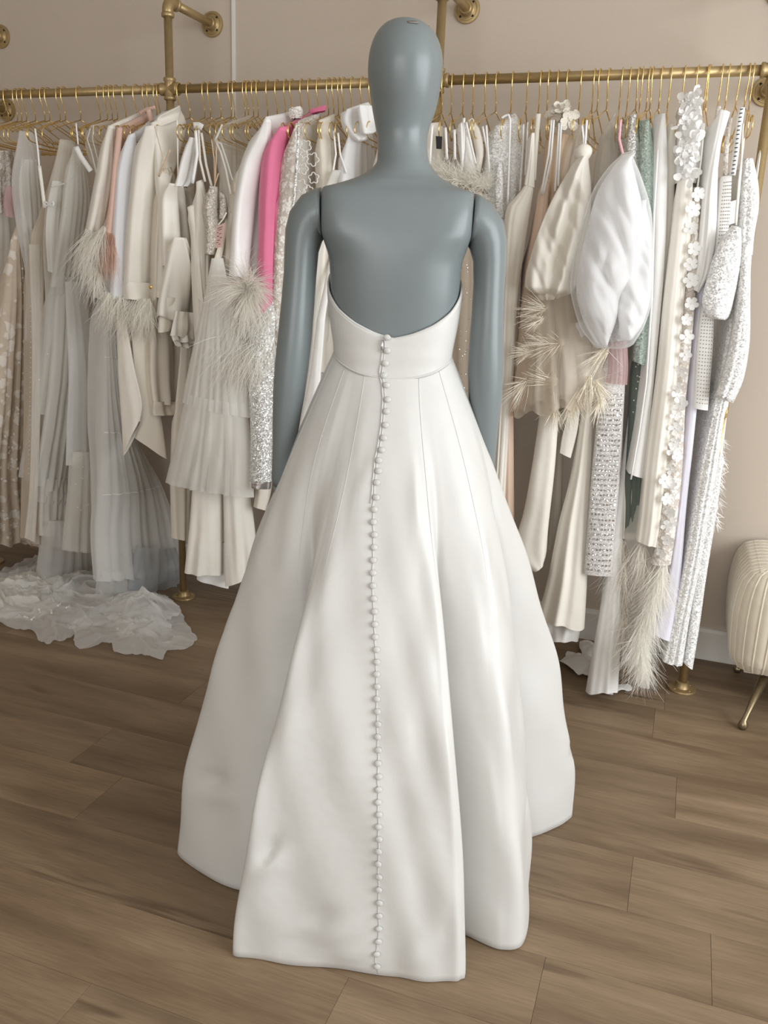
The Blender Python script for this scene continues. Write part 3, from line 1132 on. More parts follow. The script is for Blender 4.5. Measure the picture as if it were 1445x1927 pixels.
cloth_mat('ink', (.10, .07, .06), .8, 0, 0, 20)
cloth_mat('tulle_white', (.90, .90, .885), .9, .2, .2, 9, alpha=.46, trans=.32)
cloth_mat('tulle_veil', (.90, .90, .90), .9, .2, .2, 9, alpha=.16, trans=.45)
cloth_mat('tulle_ivory', (.88, .85, .79), .9, .2, .2, 9, alpha=.48, trans=.32)
cloth_mat('tulle_dense', (.88, .865, .82), .9, .2, .25, 9, alpha=.76, trans=.3)
cloth_mat('tulle_puff', (.93, .93, .935), .85, .2, .35, 8, alpha=.9, trans=.25)
cloth_mat('tulle_blue', (.58, .61, .64), .9, .2, .2, 9, alpha=.42, trans=.4)
cloth_mat('tulle_beige', (.82, .73, .62), .9, .2, .2, 9, alpha=.55, trans=.4)
cloth_mat('tulle_pink', (.66, .45, .45), .9, .2, .2, 9, alpha=.50, trans=.4)
cloth_mat('organza', (.88, .85, .79), .6, .2, .3, 12, alpha=.32, trans=.4)
cloth_mat('feather_white', (.985, .955, .905), .85, .3, 0, 20, trans=.5, alpha=.62)
cloth_mat('feather_grey', (.955, .92, .865), .85, .3, 0, 20, trans=.5, alpha=.62)
cloth_mat('feather_blush', (.80, .60, .50), .85, .3, 0, 20, trans=.5, alpha=.62)
cloth_mat('raffia', (.93, .88, .77), .7, .2, 0, 20, trans=.2)
cloth_mat('petal_white', (.90, .895, .88), .7, .3, .1, 30, trans=.25)
cloth_mat('lace_thread', (.74, .69, .62), .85, .2, .1, 30)
cloth_mat('pearl', (.86, .83, .78), .18, 0, 0, 30, spec=.6)
sequin_mat('sequin_white', (.84, .84, .83), 300, .3, .04, .8)
sequin_mat('sequin_silver', (.78, .78, .76), 260, .22, .22, 1.0)
sequin_mat('sequin_mint', (.46, .56, .50), 280, .3, .05, .8)
sequin_mat('sequin_beige', (.60, .55, .48), 300, .3, .05, .8)
sequin_mat('glitter_net', (.70, .68, .66), 420, .4, .0, .4)
lace_mat('lace_champagne', (.60, .51, .41), (.78, .73, .66), 24, .50)
lace_mat('lace_white', (.56, .50, .44), (.80, .77, .72), 60, .62)


def arclen(pl):
    L = [0.0]
    for a, b in zip(pl, pl[1:]):
        L.append(L[-1] + math.hypot(b[0] - a[0], b[1] - a[1]))
    return L


def along(pl, t, ln=None):
    ln = ln or arclen(pl)
    d = t * ln[-1]
    for i in range(len(pl) - 1):
        if d <= ln[i + 1] or i == len(pl) - 2:
            h = max(1e-6, ln[i + 1] - ln[i])
            u = (d - ln[i]) / h
            p0 = pl[max(i - 1, 0)]
            p1, p2 = pl[i], pl[i + 1]
            p3 = pl[min(i + 2, len(pl) - 1)]
            out = []
            for j in (0, 1):
                m1 = (p2[j] - p0[j]) / 2 if i > 0 else (p2[j] - p1[j])
                m2 = (p3[j] - p1[j]) / 2 if i + 2 < len(pl) else (p2[j] - p1[j])
                # keep the slopes modest so that the outline does not overshoot
                lim = 2.2 * abs(p2[j] - p1[j]) + 2
                m1 = max(-lim, min(lim, m1))
                m2 = max(-lim, min(lim, m2))
                u2, u3 = u * u, u * u * u
                out.append((2 * u3 - 3 * u2 + 1) * p1[j] + (u3 - 2 * u2 + u) * m1 + (-2 * u3 + 3 * u2) * p2[j] + (u3 - u2) * m2)
            return out


NEAR = 2.665
SEED = [0]


def cloth(name, mat, L, R, parent=None, yn=NEAR, yr=None, thick=.045, folds=4, amp=.006, topf=.25, ns=26, nz=34, hemw=0.0, hemf=3, close=0.0, hang=False, bulge=None, solid=0.0, cap=True, phase=None, rough=.006, rfreq=7.0, taper=.16, crease=0.0):
    """A hanging tube of cloth. L and R are its two edges as measured in the photograph, put at their own depth
    (near edge yn, the other edge at the depth that keeps the cloth square to the rod)."""
    SEED[0] += 1
    rn = random.Random(SEED[0] * 7 + 1)
    ph = [rn.uniform(0, 6.28) for _ in range(6)] if phase is None else phase
    lL, lR = arclen(L), arclen(R)
    SD = SEED[0]

    def frame(t):
        a = along(L, t, lL)
        b = along(R, t, lR)
        A = at(a[0], a[1], yn)
        if yr is not None:
            yb = yr
        else:
            d = ray(b[0], b[1])
            xt = A.x + .02
            if b[0] < 880 and d.x < -1e-6:
                yb = max(yn, min(3.06, xt * d.y / d.x))
            else:
                yb = yn + .01
        B = at(b[0], b[1], yb)
        e = B - A
        n = Vector((e.y, -e.x, 0))
        if n.length < 1e-6:
            n = Vector((0, -1, 0))
        n.normalize()
        if n.dot(CAM_O - A) < 0:
            n = -n
        return A, B, n

    def pt(s, t, back=False):
        A, B, n = frame(t)
        w = (B - A).length
        am = amp * (topf + (1 - topf) * t) * min(1, w / .14)
        f = am * (sin(2 * pi * folds * s + ph[0] + 1.1 * sin(2.2 * t + ph[1])) + .55 * sin(2 * pi * folds * 1.63 * s + ph[2] - 1.7 * t) + .35 * sin(2 * pi * folds * .45 * s + ph[3] + 5 * t))
        e = max(0.0, sin(pi * s)) ** .6
        bg = bulge if bulge is not None else min(.32 * w, .4 * thick)
        P = A.lerp(B, s)
        th = thick * (.12 + .88 * sm(t / taper)) if taper else thick
        if rough:
            q = Vector((P.x * 1.0, P.y, P.z * .55)) * rfreq + Vector((ph[5], ph[4], SD * 3.1))
            if crease:
                q2 = Vector((P.x + .55 * P.z, P.y, .35 * P.z)) * rfreq * 1.5 + Vector((SD, ph[2], 0))
                f -= crease * (max(0, 1 - 3.2 * abs(noise.noise(q2))) + .5 * max(0, 1 - 4 * abs(noise.noise(q2 * 1.7 + Vector((5, 0, 2)))))) * min(1, t * 3)
            f += rough * (noise.noise(q) + .45 * noise.noise(q * 2.3)) * min(1, .25 + t * 2.5)
        if back:
            P = P + n * (-th * e + f * .4)
        else:
            P = P + n * (bg * e + f * e)
        if hemw:
            P = P + Vector((0, 0, hemw * sm((t - .6) / .4) * sin(2 * pi * hemf * s + ph[4])))
        return P

    def normal(s, t):
        a = pt(min(1, s + .02), t) - pt(max(0, s - .02), t)
        b = pt(s, min(1, t + .02)) - pt(s, max(0, t - .02))
        n = a.cross(b).normalized()
        if n.dot(CAM_O - pt(s, t)) < 0:
            n = -n
        return n

    rs = []
    for i in range(nz + 1):
        t = i / nz
        ring = [pt(s / ns, t) for s in range(ns + 1)] + [pt(s / ns, t, True) for s in range(ns - 1, 0, -1)]
        rs.append(ring)
    if close:
        base = rs[-1]
        c = sum(base, Vector()) / len(base)
        for k, dz in ((.82, -.5), (.55, -.85), (.2, -1.0)):
            rs.append([c.lerp(p, k) + Vector((0, 0, dz * close)) for p in base])
    if hang:
        top = rs[0]
        c = sum(top, Vector()) / len(top)
        dst = Vector((c.x, ROD_Y, 1.765))
        pre = []
        for k in range(6):
            u = k / 6
            cc = dst.lerp(c, u)
            sc = .35 + .5 * u * u
            pre.append([cc + (p - c) * sc for p in top])
        rs = pre + rs
    mb = MB()
    mb.rings(rs, True, cap, bool(close))
    o = mb.build(name, mat, parent, solid=solid)
    o_surf[o.name] = (pt, normal)
    return o


o_surf = {}


def surf(o):
    return o_surf[o.name]


def garment(name, label, cat, L, R, group=None, yn=NEAR):
    """an Empty at the foot of the garment"""
    pts = [at(*L[-1], yn), at(*R[-1], yn)]
    lo = min(p.z for p in pts)
    c = (pts[0] + pts[1]) / 2
    return thing(name, label, cat, (c.x, c.y + .05, max(0, lo)), group)


def ribbon(parent, pts, mat, w=.006, yn=NEAR, name='strap', th=.0016):
    P = [at(p[0], p[1], p[2] if len(p) > 2 else yn) for p in pts]
    Q = []
    for a, b in zip(P, P[1:]):
        for k in range(6):
            Q.append(a.lerp(b, k / 6))
    Q.append(P[-1])
    rs = []
    for i, p in enumerate(Q):
        d = (Q[min(i + 1, len(Q) - 1)] - Q[max(i - 1, 0)]).normalized()
        v = (CAM_O - p).normalized()
        u = d.cross(v).normalized()
        f = u.cross(d)
        rs.append([p + u * w / 2 + f * th, p - u * w / 2 + f * th, p - u * w / 2 - f * th, p + u * w / 2 - f * th])
    mb = MB()
    mb.rings(rs)
    return mb.build(name, mat, parent)


def strands(name, mat, parent, roots, n, length, spread, droop, width=.0016, seed=1, seg=5, curl=.5):
    """Fine plumes: each one a tapering curved blade. roots: list of (point, main direction)."""
    rn = random.Random(seed)
    mb = MB()
    for i in range(n):
        P, D = rn.choice(roots)
        P = P + Vector((rn.uniform(-1, 1), rn.uniform(-1, 1), rn.uniform(-1, 1))) * .009
        d = (D + Vector((rn.gauss(0, spread), rn.gauss(0, spread), rn.gauss(0, spread)))).normalized()
        l = length * rn.uniform(.55, 1.15)
        side = d.cross(Vector((rn.uniform(-1, 1), rn.uniform(-1, 1), rn.uniform(-1, 1)))).normalized()
        cv = Vector((rn.gauss(0, curl), rn.gauss(0, curl), 0))
        w0 = width * rn.uniform(.6, 1.3)
        a, b = [], []
        p = P
        for k in range(seg + 1):
            u = k / seg
            w = w0 * (1 - .85 * u)
            a.append(p + side * w)
            b.append(p - side * w)
            dd = (d + Vector((0, 0, -1)) * droop * u * 1.6 + cv * u).normalized()
            p = p + dd * (l / seg)
        vs = a + b
        m = seg + 1
        mb.add(vs, [(k, k + 1, m + k + 1, m + k) for k in range(seg)])
    o = mb.build(name, mat, parent)
    o['kind'] = 'stuff'
    return o


def line_roots(pts, yn, dirs, n=14, depth=.0):
    out = []
    rn = random.Random(len(pts) * 13 + int(pts[0][0]))
    ln = arclen(pts)
    for k in range(n):
        p = along(pts, k / max(1, n - 1), ln)
        out.append((at(p[0], p[1], yn + rn.uniform(0, depth)), Vector(dirs).normalized() if not callable(dirs) else dirs(k / max(1, n - 1))))
    return out


def scatter_beads(name, mat, parent, o, n, r, seed=1, region=(0, 1, 0, 1), grid=None, flat=False, off=.0):
    """Pearls, studs or sequins sewn to the front of a cloth: one part."""
    rn = random.Random(seed)
    pt, nm = surf(o)
    mb = MB()
    spots = []
    if grid:
        gs, gt = grid
        for j in range(gt):
            for i in range(gs):
                spots.append((lerp(region[0], region[1], (i + .5) / gs), lerp(region[2], region[3], (j + .5) / gt)))
    else:
        spots = [(rn.uniform(region[0], region[1]), rn.uniform(region[2], region[3])) for _ in range(n)]
    for s, t in spots:
        P, nn = pt(s, t), nm(s, t)
        if flat:
            nn = (nn + Vector((rn.gauss(0, .22), rn.gauss(0, .22), rn.gauss(0, .22)))).normalized()
        u = nn.orthogonal().normalized()
        v = nn.cross(u)
        P = P + nn * (off + .0006)
        if flat:
            k = len(mb.v)
            vs = [P + (u * cos(2 * pi * q / 9) + v * sin(2 * pi * q / 9)) * r + nn * .0006 for q in range(9)] + [P + (u * cos(2 * pi * q / 9) + v * sin(2 * pi * q / 9)) * r * .25 + nn * .0002 for q in range(9)]
            mb.add(vs, [(q, (q + 1) % 9, 9 + (q + 1) % 9, 9 + q) for q in range(9)])
        else:
            vs = [P + nn * r * 1.4] + [P + (u * cos(2 * pi * q / 6) + v * sin(2 * pi * q / 6)) * r + nn * r * .5 for q in range(6)] + [P + (u * cos(2 * pi * q / 6) + v * sin(2 * pi * q / 6)) * r * .6 - nn * r * .2 for q in range(6)]
            mb.add(vs, [(0, 1 + q, 1 + (q + 1) % 6) for q in range(6)] + [(1 + q, 7 + q, 7 + (q + 1) % 6, 1 + (q + 1) % 6) for q in range(6)])
    b = mb.build(name, mat, parent)
    b['kind'] = 'stuff'
    return b


def flower_mesh(petals=5, cup=.25, seed=0):
    rn = random.Random(seed)
    mb = MB()
    for k in range(petals):
        a = 2 * pi * k / petals + rn.uniform(-.1, .1)
        rows = []
        for i, (r, w) in enumerate(((.08, .10), (.4, .33), (.75, .42), (.95, .30), (1.05, .08))):
            rows.append([(r * cos(a) - q * w * sin(a), r * sin(a) + q * w * cos(a), cup * r * r - .10 * (1 - q * q) * r + .04 * (k % 2)) for q in (-1, 0, 1)])
        mb.rings(rows, False)
    mb.lathe([(.02, .12), (.14, .08), (.16, .0)], (0, 0, 0), 'z', 8)
    return mb


FLOWER = {}


def flower(parent, P, n, r, mat, spin, kind=5, name='fabric_flower'):
    key = (mat, kind)
    if key not in FLOWER:
        me = flower_mesh(kind, .22, kind).mesh(name)
        me.materials.append(MATS[mat])
        FLOWER[key] = me
    q = n.to_track_quat('Z', 'Y')
    q = q @ Matrix.Rotation(spin, 3, 'Z').to_quaternion()
    return link_copy(name, FLOWER[key], parent, P, q.to_euler(), (r, r, r))


def puddle(name, mat, parent, poly, h, seed, lobes=7, nr=44, na=220, z0=.004):
    """Tulle lying in a heap on the floor: outline measured on the floor, rumpled upwards inside."""
    rn = random.Random(seed)
    P = [floor_at(*p) for p in poly]
    c = sum(P, Vector()) / len(P)
    n = len(P)
    ph = [rn.uniform(0, 6.28) for _ in range(8)]
    rs = []
    for i in range(nr + 1):
        r = i / nr
        ring = []
        for k in range(na):
            u = k / na * n
            j = int(u) % n
            f = u - int(u)
            p0, p1, p2, p3 = P[(j - 1) % n], P[j], P[(j + 1) % n], P[(j + 2) % n]
            B = p1 * (1 - f) + p2 * f
            B = B + ((p1 - p0) - (p3 - p2)) * (f * (1 - f) * .18)
            q = c.lerp(B, max(.02, r))
            a = 2 * pi * k / na
            v = Vector((q.x * 9 + ph[0], q.y * 13, seed * 2.7))
            v2 = Vector((q.x * 7 + q.y * 4, q.y * 10 - q.x * 3, seed * 1.3)) + Vector((noise.noise(v), noise.noise(v * 1.3), 0)) * .8
            ridge = max(0, 1 - 3.4 * abs(noise.noise(v2))) + .35 * max(0, 1 - 4 * abs(noise.noise(v2 * 1.7)))
            z = h * (1 - r ** 2) * (.25 + .7 * max(0, noise.noise(v * .6 + Vector((3, 1, 0))) + .4)) + .5 * h * ridge * (1 - .55 * r) + .010 * max(0, noise.noise(v * 3))
            w = Vector((noise.noise(v * 1.1 + Vector((9, 0, 0))), noise.noise(v * 1.1 + Vector((0, 9, 0))), 0)) * .035 * r
            ring.append(Vector((q.x + w.x, q.y + w.y, z0 + max(0, z))))
        rs.append(ring)
    return MB().rings(rs, True, True, False).build(name, mat, parent)


def simple(name, label, cat, mat, L, R, group=None, **kw):
    """a garment that shows a single piece of cloth"""
    o = cloth(name, mat, L, R, None, **kw)
    return tag(o, label, cat, group)


# ================================================================== left half of the rack
# ---- lavender-grey gown at the very end
g = garment('tulle_gown', 'pale lavender-grey tulle gown with lace bodice at the rack end, left of champagne lace', 'dress', [(-30, 980)], [(20, 980)])
cloth('bodice', 'lace_white', [(-20, 285), (-25, 330), (-22, 400)], [(22, 282), (30, 320), (34, 405)], g, folds=3, thick=.06)
cloth('skirt', 'tulle_dense', [(-24, 390), (-34, 600), (-42, 980)], [(34, 395), (46, 470), (38, 600), (16, 760), (-6, 960)], g, folds=5, amp=.009, thick=.08)
cloth('sash', 'tulle_pink', [(10, 350), (6, 385), (10, 408)], [(32, 352), (34, 385), (26, 410)], g, yn=NEAR - .012, folds=2, thick=.01)

# ---- champagne lace gown
g = garment('lace_gown', 'champagne gown with white floral lace appliques hanging to mid shin', 'dress', [(-25, 1020)], [(60, 1020)])
o = cloth('gown_body', 'lace_champagne', [(20, 452), (6, 560), (-14, 760), (-28, 900), (-34, 1030)], [(44, 455), (52, 600), (54, 760), (50, 880), (62, 960), (66, 1016)], g, folds=5, amp=.010, thick=.08, hemw=.010, hang=True)
pt, nm = surf(o)
rn = random.Random(4)
fl_me = []
bm_ = MB()
for k in range(150):
    s, t = rn.choice([(rn.gauss(.72, .13), rn.uniform(.08, .55)), (rn.gauss(.45, .16), rn.uniform(.5, .8)), (rn.uniform(.1, .9), rn.uniform(.86, .98))])
    s = max(.05, min(.95, s))
    P, n_ = pt(s, t), nm(s, t)
    u = n_.orthogonal().normalized()
    v = n_.cross(u)
    r = rn.uniform(.005, .011)
    ring = [P + n_ * .003 + (u * cos(2 * pi * q / 10) + v * sin(2 * pi * q / 10)) * r * (1 if q % 2 else .55) for q in range(10)]
    bm_.add([P + n_ * .005] + ring, [(0, 1 + q, 1 + (q + 1) % 10) for q in range(10)])
b_ = bm_.build('lace_blossoms', 'lace_thread', g)
b_['kind'] = 'stuff'

# ---- glitter net gown with columns of pearls
g = garment('glitter_gown', 'beige net gown with two columns of tiny pearls beside the champagne lace gown', 'dress', [(44, 1010)], [(90, 1010)])
o = cloth('net_skirt', 'tulle_beige', [(58, 440), (51, 540), (51, 700), (49, 830), (42, 1010)], [(92, 450), (88, 560), (84, 700), (80, 860), (92, 1040)], g, folds=6, amp=.008, thick=.06, hang=True, hemw=.006)
scatter_beads('pearls', 'pearl', g, o, 0, .0028, 1, (.08, .14, .12, .8), (1, 42))
scatter_beads('pearls', 'pearl', g, o, 26, .0026, 2, (.55, .70, .18, .55))
cloth('net_layer', 'tulle_ivory', [(54, 460), (60, 640), (56, 900), (46, 1012)], [(84, 460), (80, 640), (72, 900), (66, 1020)], g, yn=NEAR - .015, folds=4, amp=.007, thick=.02)

# ---- sheer draped bodice with a long ivory strap
g = garment('draped_tulle_gown', 'sheer white tulle gown with one long ivory strap on its hanger', 'dress', [(30, 600)], [(86, 600)])
cloth('draped_bodice', 'tulle_white', [(36, 246), (30, 290), (24, 345), (34, 430), (50, 520), (48, 640)], [(62, 250), (76, 300), (82, 380), (86, 430), (80, 520), (76, 640)], g, folds=7, amp=.007, thick=.04)
cloth('bodice_lining', 'tulle_dense', [(40, 300), (36, 350), (44, 440), (56, 560)], [(72, 300), (80, 380), (80, 440), (74, 560)], g, yn=NEAR + .02, folds=4, amp=.006, thick=.03)
ribbon(g, [(66, 242), (71, 280), (74, 314)], 'white_satin', .006, NEAR - .01)
ribbon(g, [(74, 312), (79, 350), (84, 391)], 'ivory_satin', .012, NEAR - .01)

# ---- sheer gown with the bow
g = garment('bow_tulle_gown', 'sheer ivory tulle gown with small bow and narrow waist, between two strapped tulle gowns', 'dress', [(90, 540)], [(150, 540)])
cloth('sheer_overlay', 'tulle_ivory', [(112, 262), (102, 320), (90, 380), (84, 470), (88, 600), (72, 780)], [(142, 268), (140, 330), (142, 380), (150, 470), (156, 600), (150, 780)], g, folds=6, amp=.007, thick=.05)
cloth('bodice_panel', 'tulle_dense', [(98, 340), (90, 382), (86, 440), (90, 510)], [(122, 342), (120, 390), (116, 440), (112, 520)], g, yn=NEAR - .008, folds=3, amp=.005, thick=.02)
for sx in (-1, 1):
    ribbon(g, [(92, 384), (92 + 7 * sx, 379), (92 + 9 * sx, 384), (92 + 7 * sx, 388), (92, 385)], 'tulle_puff', .006, NEAR - .03, 'bow_loop')
ribbon(g, [(97, 352), (108, 350), (121, 345)], 'tulle_dense', .004, NEAR - .025, 'piping')

# ---- big pearl tulle ball gown, tiers
g = garment('pearl_tulle_gown', 'tiered white tulle ball gown dotted with pearls, wide white satin strap at its neckline', 'dress', [(60, 1090)], [(190, 1090)])
o = cloth('bodice', 'tulle_dense', [(138, 276), (126, 330), (118, 400), (108, 470), (96, 540)], [(150, 276), (168, 330), (176, 380), (170, 450), (160, 540)], g, folds=7, amp=.005, thick=.05)
scatter_beads('pearls', 'pearl', g, o, 14, .0026, 7)
ribbon(g, [(143, 232), (147, 272)], 'white_satin', .005, NEAR - .01)
ribbon(g, [(143, 276), (153, 296), (171, 322)], 'white_satin', .017, NEAR - .012, 'neckline_band')
t1 = cloth('upper_tier', 'tulle_white', [(98, 520), (80, 660), (58, 790), (37, 902)], [(166, 520), (188, 640), (192, 760), (186, 915)], g, folds=7, amp=.012, thick=.10, hemw=.01)
t1b = cloth('upper_tier_inner', 'tulle_dense', [(106, 540), (98, 680), (84, 800), (64, 915)], [(160, 540), (150, 680), (140, 800), (124, 930)], g, yn=NEAR + .015, folds=5, amp=.010, thick=.05, hemw=.008)
scatter_beads('pearls', 'pearl', g, t1, 34, .0030, 9)
cloth('middle_tier', 'tulle_white', [(72, 860), (70, 905), (70, 944)], [(186, 860), (188, 900), (130, 950)], g, yn=NEAR + .03, folds=6, amp=.009, thick=.06)
t2 = cloth('apron_tier', 'tulle_white', [(122, 530), (130, 700), (126, 800), (124, 876)], [(160, 530), (182, 700), (184, 800), (186, 868)], g, cap=False, yn=NEAR - .004, folds=3, amp=.006, thick=.03)
cloth('lower_tier', 'tulle_dense', [(76, 900), (74, 960), (76, 1008)], [(128, 900), (128, 960), (124, 1012)], g, yn=NEAR + .035, folds=5, amp=.008, thick=.05)
t3 = cloth('underskirt', 'tulle_ivory', [(136, 850), (132, 920), (124, 1000), (122, 1036)], [(180, 850), (180, 920), (178, 1000), (174, 1040)], g, yn=NEAR + .01, folds=3, amp=.008, thick=.06)
t4 = cloth('lowest_tier', 'tulle_white', [(90, 980), (86, 1030), (78, 1080), (70, 1110)], [(178, 980), (180, 1030), (186, 1080), (196, 1120)], g, yn=NEAR + .03, folds=7, amp=.012, thick=.12)
scatter_beads('pearls', 'pearl', g, t3, 12, .0028, 19)
tr = puddle('train', 'tulle_white', g, [(-60, 1120), (-10, 1085), (40, 1060), (95, 1048), (160, 1075), (240, 1092), (255, 1120), (240, 1160), (170, 1185), (120, 1205), (85, 1215), (50, 1190), (15, 1182), (-40, 1165)], .055, 3, 6)
puddle('train', 'tulle_dense', g, [(-60, 1125), (20, 1092), (90, 1080), (140, 1110), (110, 1150), (60, 1172), (10, 1165), (-45, 1150)], .07, 4, 5, z0=.006)
rn = random.Random(8)
for (px, py) in ((112, 1138), (97, 1150), (62, 1163), (50, 1161), (128, 1142), (100, 1128), (75, 1150), (38, 1158)):
    P = floor_at(px, py, .075)
    flower(g, P, Vector((rn.uniform(-.5, .5), -1, rn.uniform(-.2, .6))).normalized(), .010, 'petal_white', rn.uniform(0, 6), 2, 'leaf_petal')

# ---- tiered tulle gown with ribbon seams and the front train
g = garment('ribbon_tier_gown', 'white tulle gown with ribbon-edged tiers and a sheer train spread on the floor', 'dress', [(180, 1090)], [(340, 1090)])
TL = [(198, 520), (194, 672), (190, 812), (184, 932), (176, 1010), (180, 1094)]
TR = [(222, 520), (226, 668), (246, 806), (302, 912), (330, 990), (342, 1066)]
for m_, dy, inset in (('tulle_white', 0, 0), ('tulle_dense', .035, 5)):
    o = cloth('skirt', m_, [(x + inset, y) for x, y in TL], [(x - inset, y - inset) for x, y in TR], g, yn=NEAR - .01 + dy, folds=9, amp=.013, thick=.13 - dy, hang=(dy == 0), nz=60, ns=44)
    if dy == 0:
        pt, nm = surf(o)
        for yy in (672, 812, 932):
            tt = min(range(200), key=lambda q: abs(along(TL, q / 200)[1] - yy)) / 200
            MB().tube([pt(k / 40, tt) + nm(k / 40, tt) * .002 for k in range(1, 40)], .0020, 5).build('ribbon_trim', 'white_satin', o)
cloth('blue_underlayer', 'tulle_blue', [(262, 1030), (250, 1070), (240, 1110)], [(330, 1030), (350, 1080), (364, 1135)], g, cap=False, taper=0, yn=NEAR + .10, folds=6, amp=.01, thick=.08)
cloth('long_underlayer', 'tulle_white', [(190, 1075), (184, 1110), (180, 1150)], [(310, 1070), (330, 1110), (344, 1160)], g, cap=False, taper=0, yn=NEAR + .0, folds=8, amp=.014, thick=.12)
puddle('train', 'tulle_white', g, [(130, 1185), (170, 1155), (235, 1140), (300, 1148), (345, 1165), (366, 1190), (369, 1208), (352, 1222), (320, 1232), (296, 1243), (262, 1238), (218, 1230), (200, 1212), (150, 1224), (133, 1210)], .045, 12, 7)
puddle('train', 'tulle_white', g, [(190, 1150), (240, 1120), (310, 1130), (330, 1160), (318, 1190), (270, 1205), (215, 1200)], .085, 14, 6, z0=.006)

# ---- organza top
g = garment('organza_blouse', 'tiny see-through organza top with puffed ruffle shoulders beside the ivory feather-cuff blazer', 'top', [(180, 340)], [(200, 340)])
cloth('puff_shoulder', 'organza', [(170, 236), (164, 258), (168, 286), (178, 312), (183, 340)], [(212, 226), (216, 254), (212, 290), (200, 320), (192, 350)], g, folds=6, amp=.006, thick=.05)
ribbon(g, [(170, 242), (164, 262), (172, 286), (178, 310), (184, 340)], 'tulle_dense', .004, NEAR - .012, 'piping')
ribbon(g, [(176, 236), (174, 262), (184, 300), (190, 330)], 'tulle_dense', .003, NEAR - .012, 'piping')

# ---- ivory satin blazer with feather cuffs
g = garment('feather_cuff_blazer', 'ivory satin blazer with pale ostrich feather cuffs, beside the blush blouse', 'jacket', [(165, 440)], [(230, 440)])
cloth('jacket_body', 'ivory_satin', [(206, 236), (198, 300), (186, 400), (180, 560)], [(264, 210), (250, 300), (238, 400), (232, 600)], g, folds=2, thick=.05, amp=.004)
cloth('sleeve', 'ivory_satin', [(203, 236), (195, 270), (184, 335), (172, 405), (164, 446)], [(217, 238), (216, 300), (208, 370), (199, 432)], g, yn=NEAR - .03, folds=2, thick=.05, amp=.006, close=.004)
rt_ = line_roots([(166, 436), (182, 440), (198, 430)], NEAR - .035, (-.25, -.35, -1), 8)
strands('feather_cuff', 'feather_white', g, rt_, 380, .16, .28, .5, .0016, 21)
strands('feather_cuff', 'feather_white', g, line_roots([(158, 480), (176, 500), (190, 520)], NEAR - .03, (-.1, -.3, -1), 8), 260, .13, .3, .5, .0015, 22)

# ---- blush blouse
g = garment('blush_blouse', 'dusty blush blouse with tie neck and feathered cuff', 'blouse', [(195, 545)], [(215, 545)])
cloth('blouse_body', 'blush', [(224, 238), (222, 280), (214, 360), (206, 440), (204, 500)], [(290, 207), (274, 240), (244, 300), (228, 440), (222, 520)], g, folds=2, thick=.04, amp=.004)
cloth('sleeve', 'blush', [(219, 240), (214, 290), (206, 370), (198, 432), (200, 446)], [(230, 240), (226, 300), (220, 380), (214, 440), (213, 448)], g, yn=NEAR - .03, folds=1, thick=.04, amp=.004)
strands('feather_cuff', 'feather_blush', g, line_roots([(199, 440), (206, 442), (213, 444)], NEAR - .03, (0, -.05, -1), 6), 320, .155, .10, .2, .0016, 23, curl=.15)
ribbon(g, [(262, 214), (276, 206), (292, 202)], 'blush', .012, NEAR + .1, 'neck_tie')
ribbon(g, [(279, 206), (282, 218), (285, 228)], 'blush', .016, NEAR + .09, 'neck_tie')

# ---- white blazer with feather hem
g = garment('white_blazer', 'cool white blazer with a thick ostrich feather hem, left of the gold-button blazer', 'jacket', [(214, 560)], [(290, 560)])
cloth('jacket_body', 'cool_white', [(246, 254), (240, 320), (232, 430), (226, 575)], [(312, 206), (300, 250), (290, 320), (292, 440), (290, 575)], g, folds=2, thick=.05, amp=.004, yn=NEAR + .01)
cloth('sleeve', 'cool_white', [(241, 254), (233, 276), (222, 335), (216, 430), (213, 562)], [(256, 250), (258, 300), (250, 360), (244, 440), (243, 565)], g, yn=NEAR - .03, folds=2, thick=.05, amp=.005)
strands('feather_hem', 'feather_white', g, line_roots([(200, 552), (225, 560), (255, 566), (282, 566)], NEAR - .035, (0, -.35, -1), 16, .02), 620, .135, .32, .45, .0017, 24)
strands('feather_hem', 'feather_grey', g, line_roots([(205, 575), (245, 590), (282, 592)], NEAR - .02, (0, -.25, -1), 14, .02), 300, .12, .3, .4, .0016, 25)

# ---- ivory blazer with folded cuff and gold button
g = garment('gold_button_blazer', 'ivory wool blazer with turned cuff and one gold sleeve button', 'jacket', [(242, 566)], [(310, 566)])
cloth('jacket_body', 'ivory_matte', [(283, 232), (292, 270), (300, 400), (296, 560)], [(336, 200), (350, 236), (334, 300), (318, 360), (312, 560)], g, folds=1, thick=.05, amp=.003)
ribbon(g, [(291, 238), (300, 272), (312, 318)], 'champagne', .003, NEAR - .045, 'lapel_crease_shade')  # thin brown ribbon: the lapel crease's dark line of shade, put in as colour
cloth('collar', 'ivory_matte', [(300, 218), (296, 226), (300, 238)], [(338, 198), (340, 208), (336, 222)], g, yn=NEAR + .02, folds=1, thick=.03, amp=.002)
sl = cloth('sleeve', 'ivory_matte', [(273, 238), (260, 295), (249, 390), (244, 460), (240, 534)], [(294, 234), (299, 290), (297, 360), (291, 430), (286, 536)], g, yn=NEAR - .035, folds=2, thick=.06, amp=.004)
cloth('cuff', 'ivory_matte', [(239, 530), (240, 548), (242, 563)], [(287, 533), (286, 550), (284, 568)], g, yn=NEAR - .042, folds=1, thick=.066, amp=.002, topf=1, cap=False)
P = at(283, 540, NEAR - .06)
gb = MB().lathe([(.002, -.003), (.006, -.0025), (.0075, 0), (.006, .001), (.002, .001)], P, 'y', 16)
gb.build('cuff_button', 'hanger_gold', g)

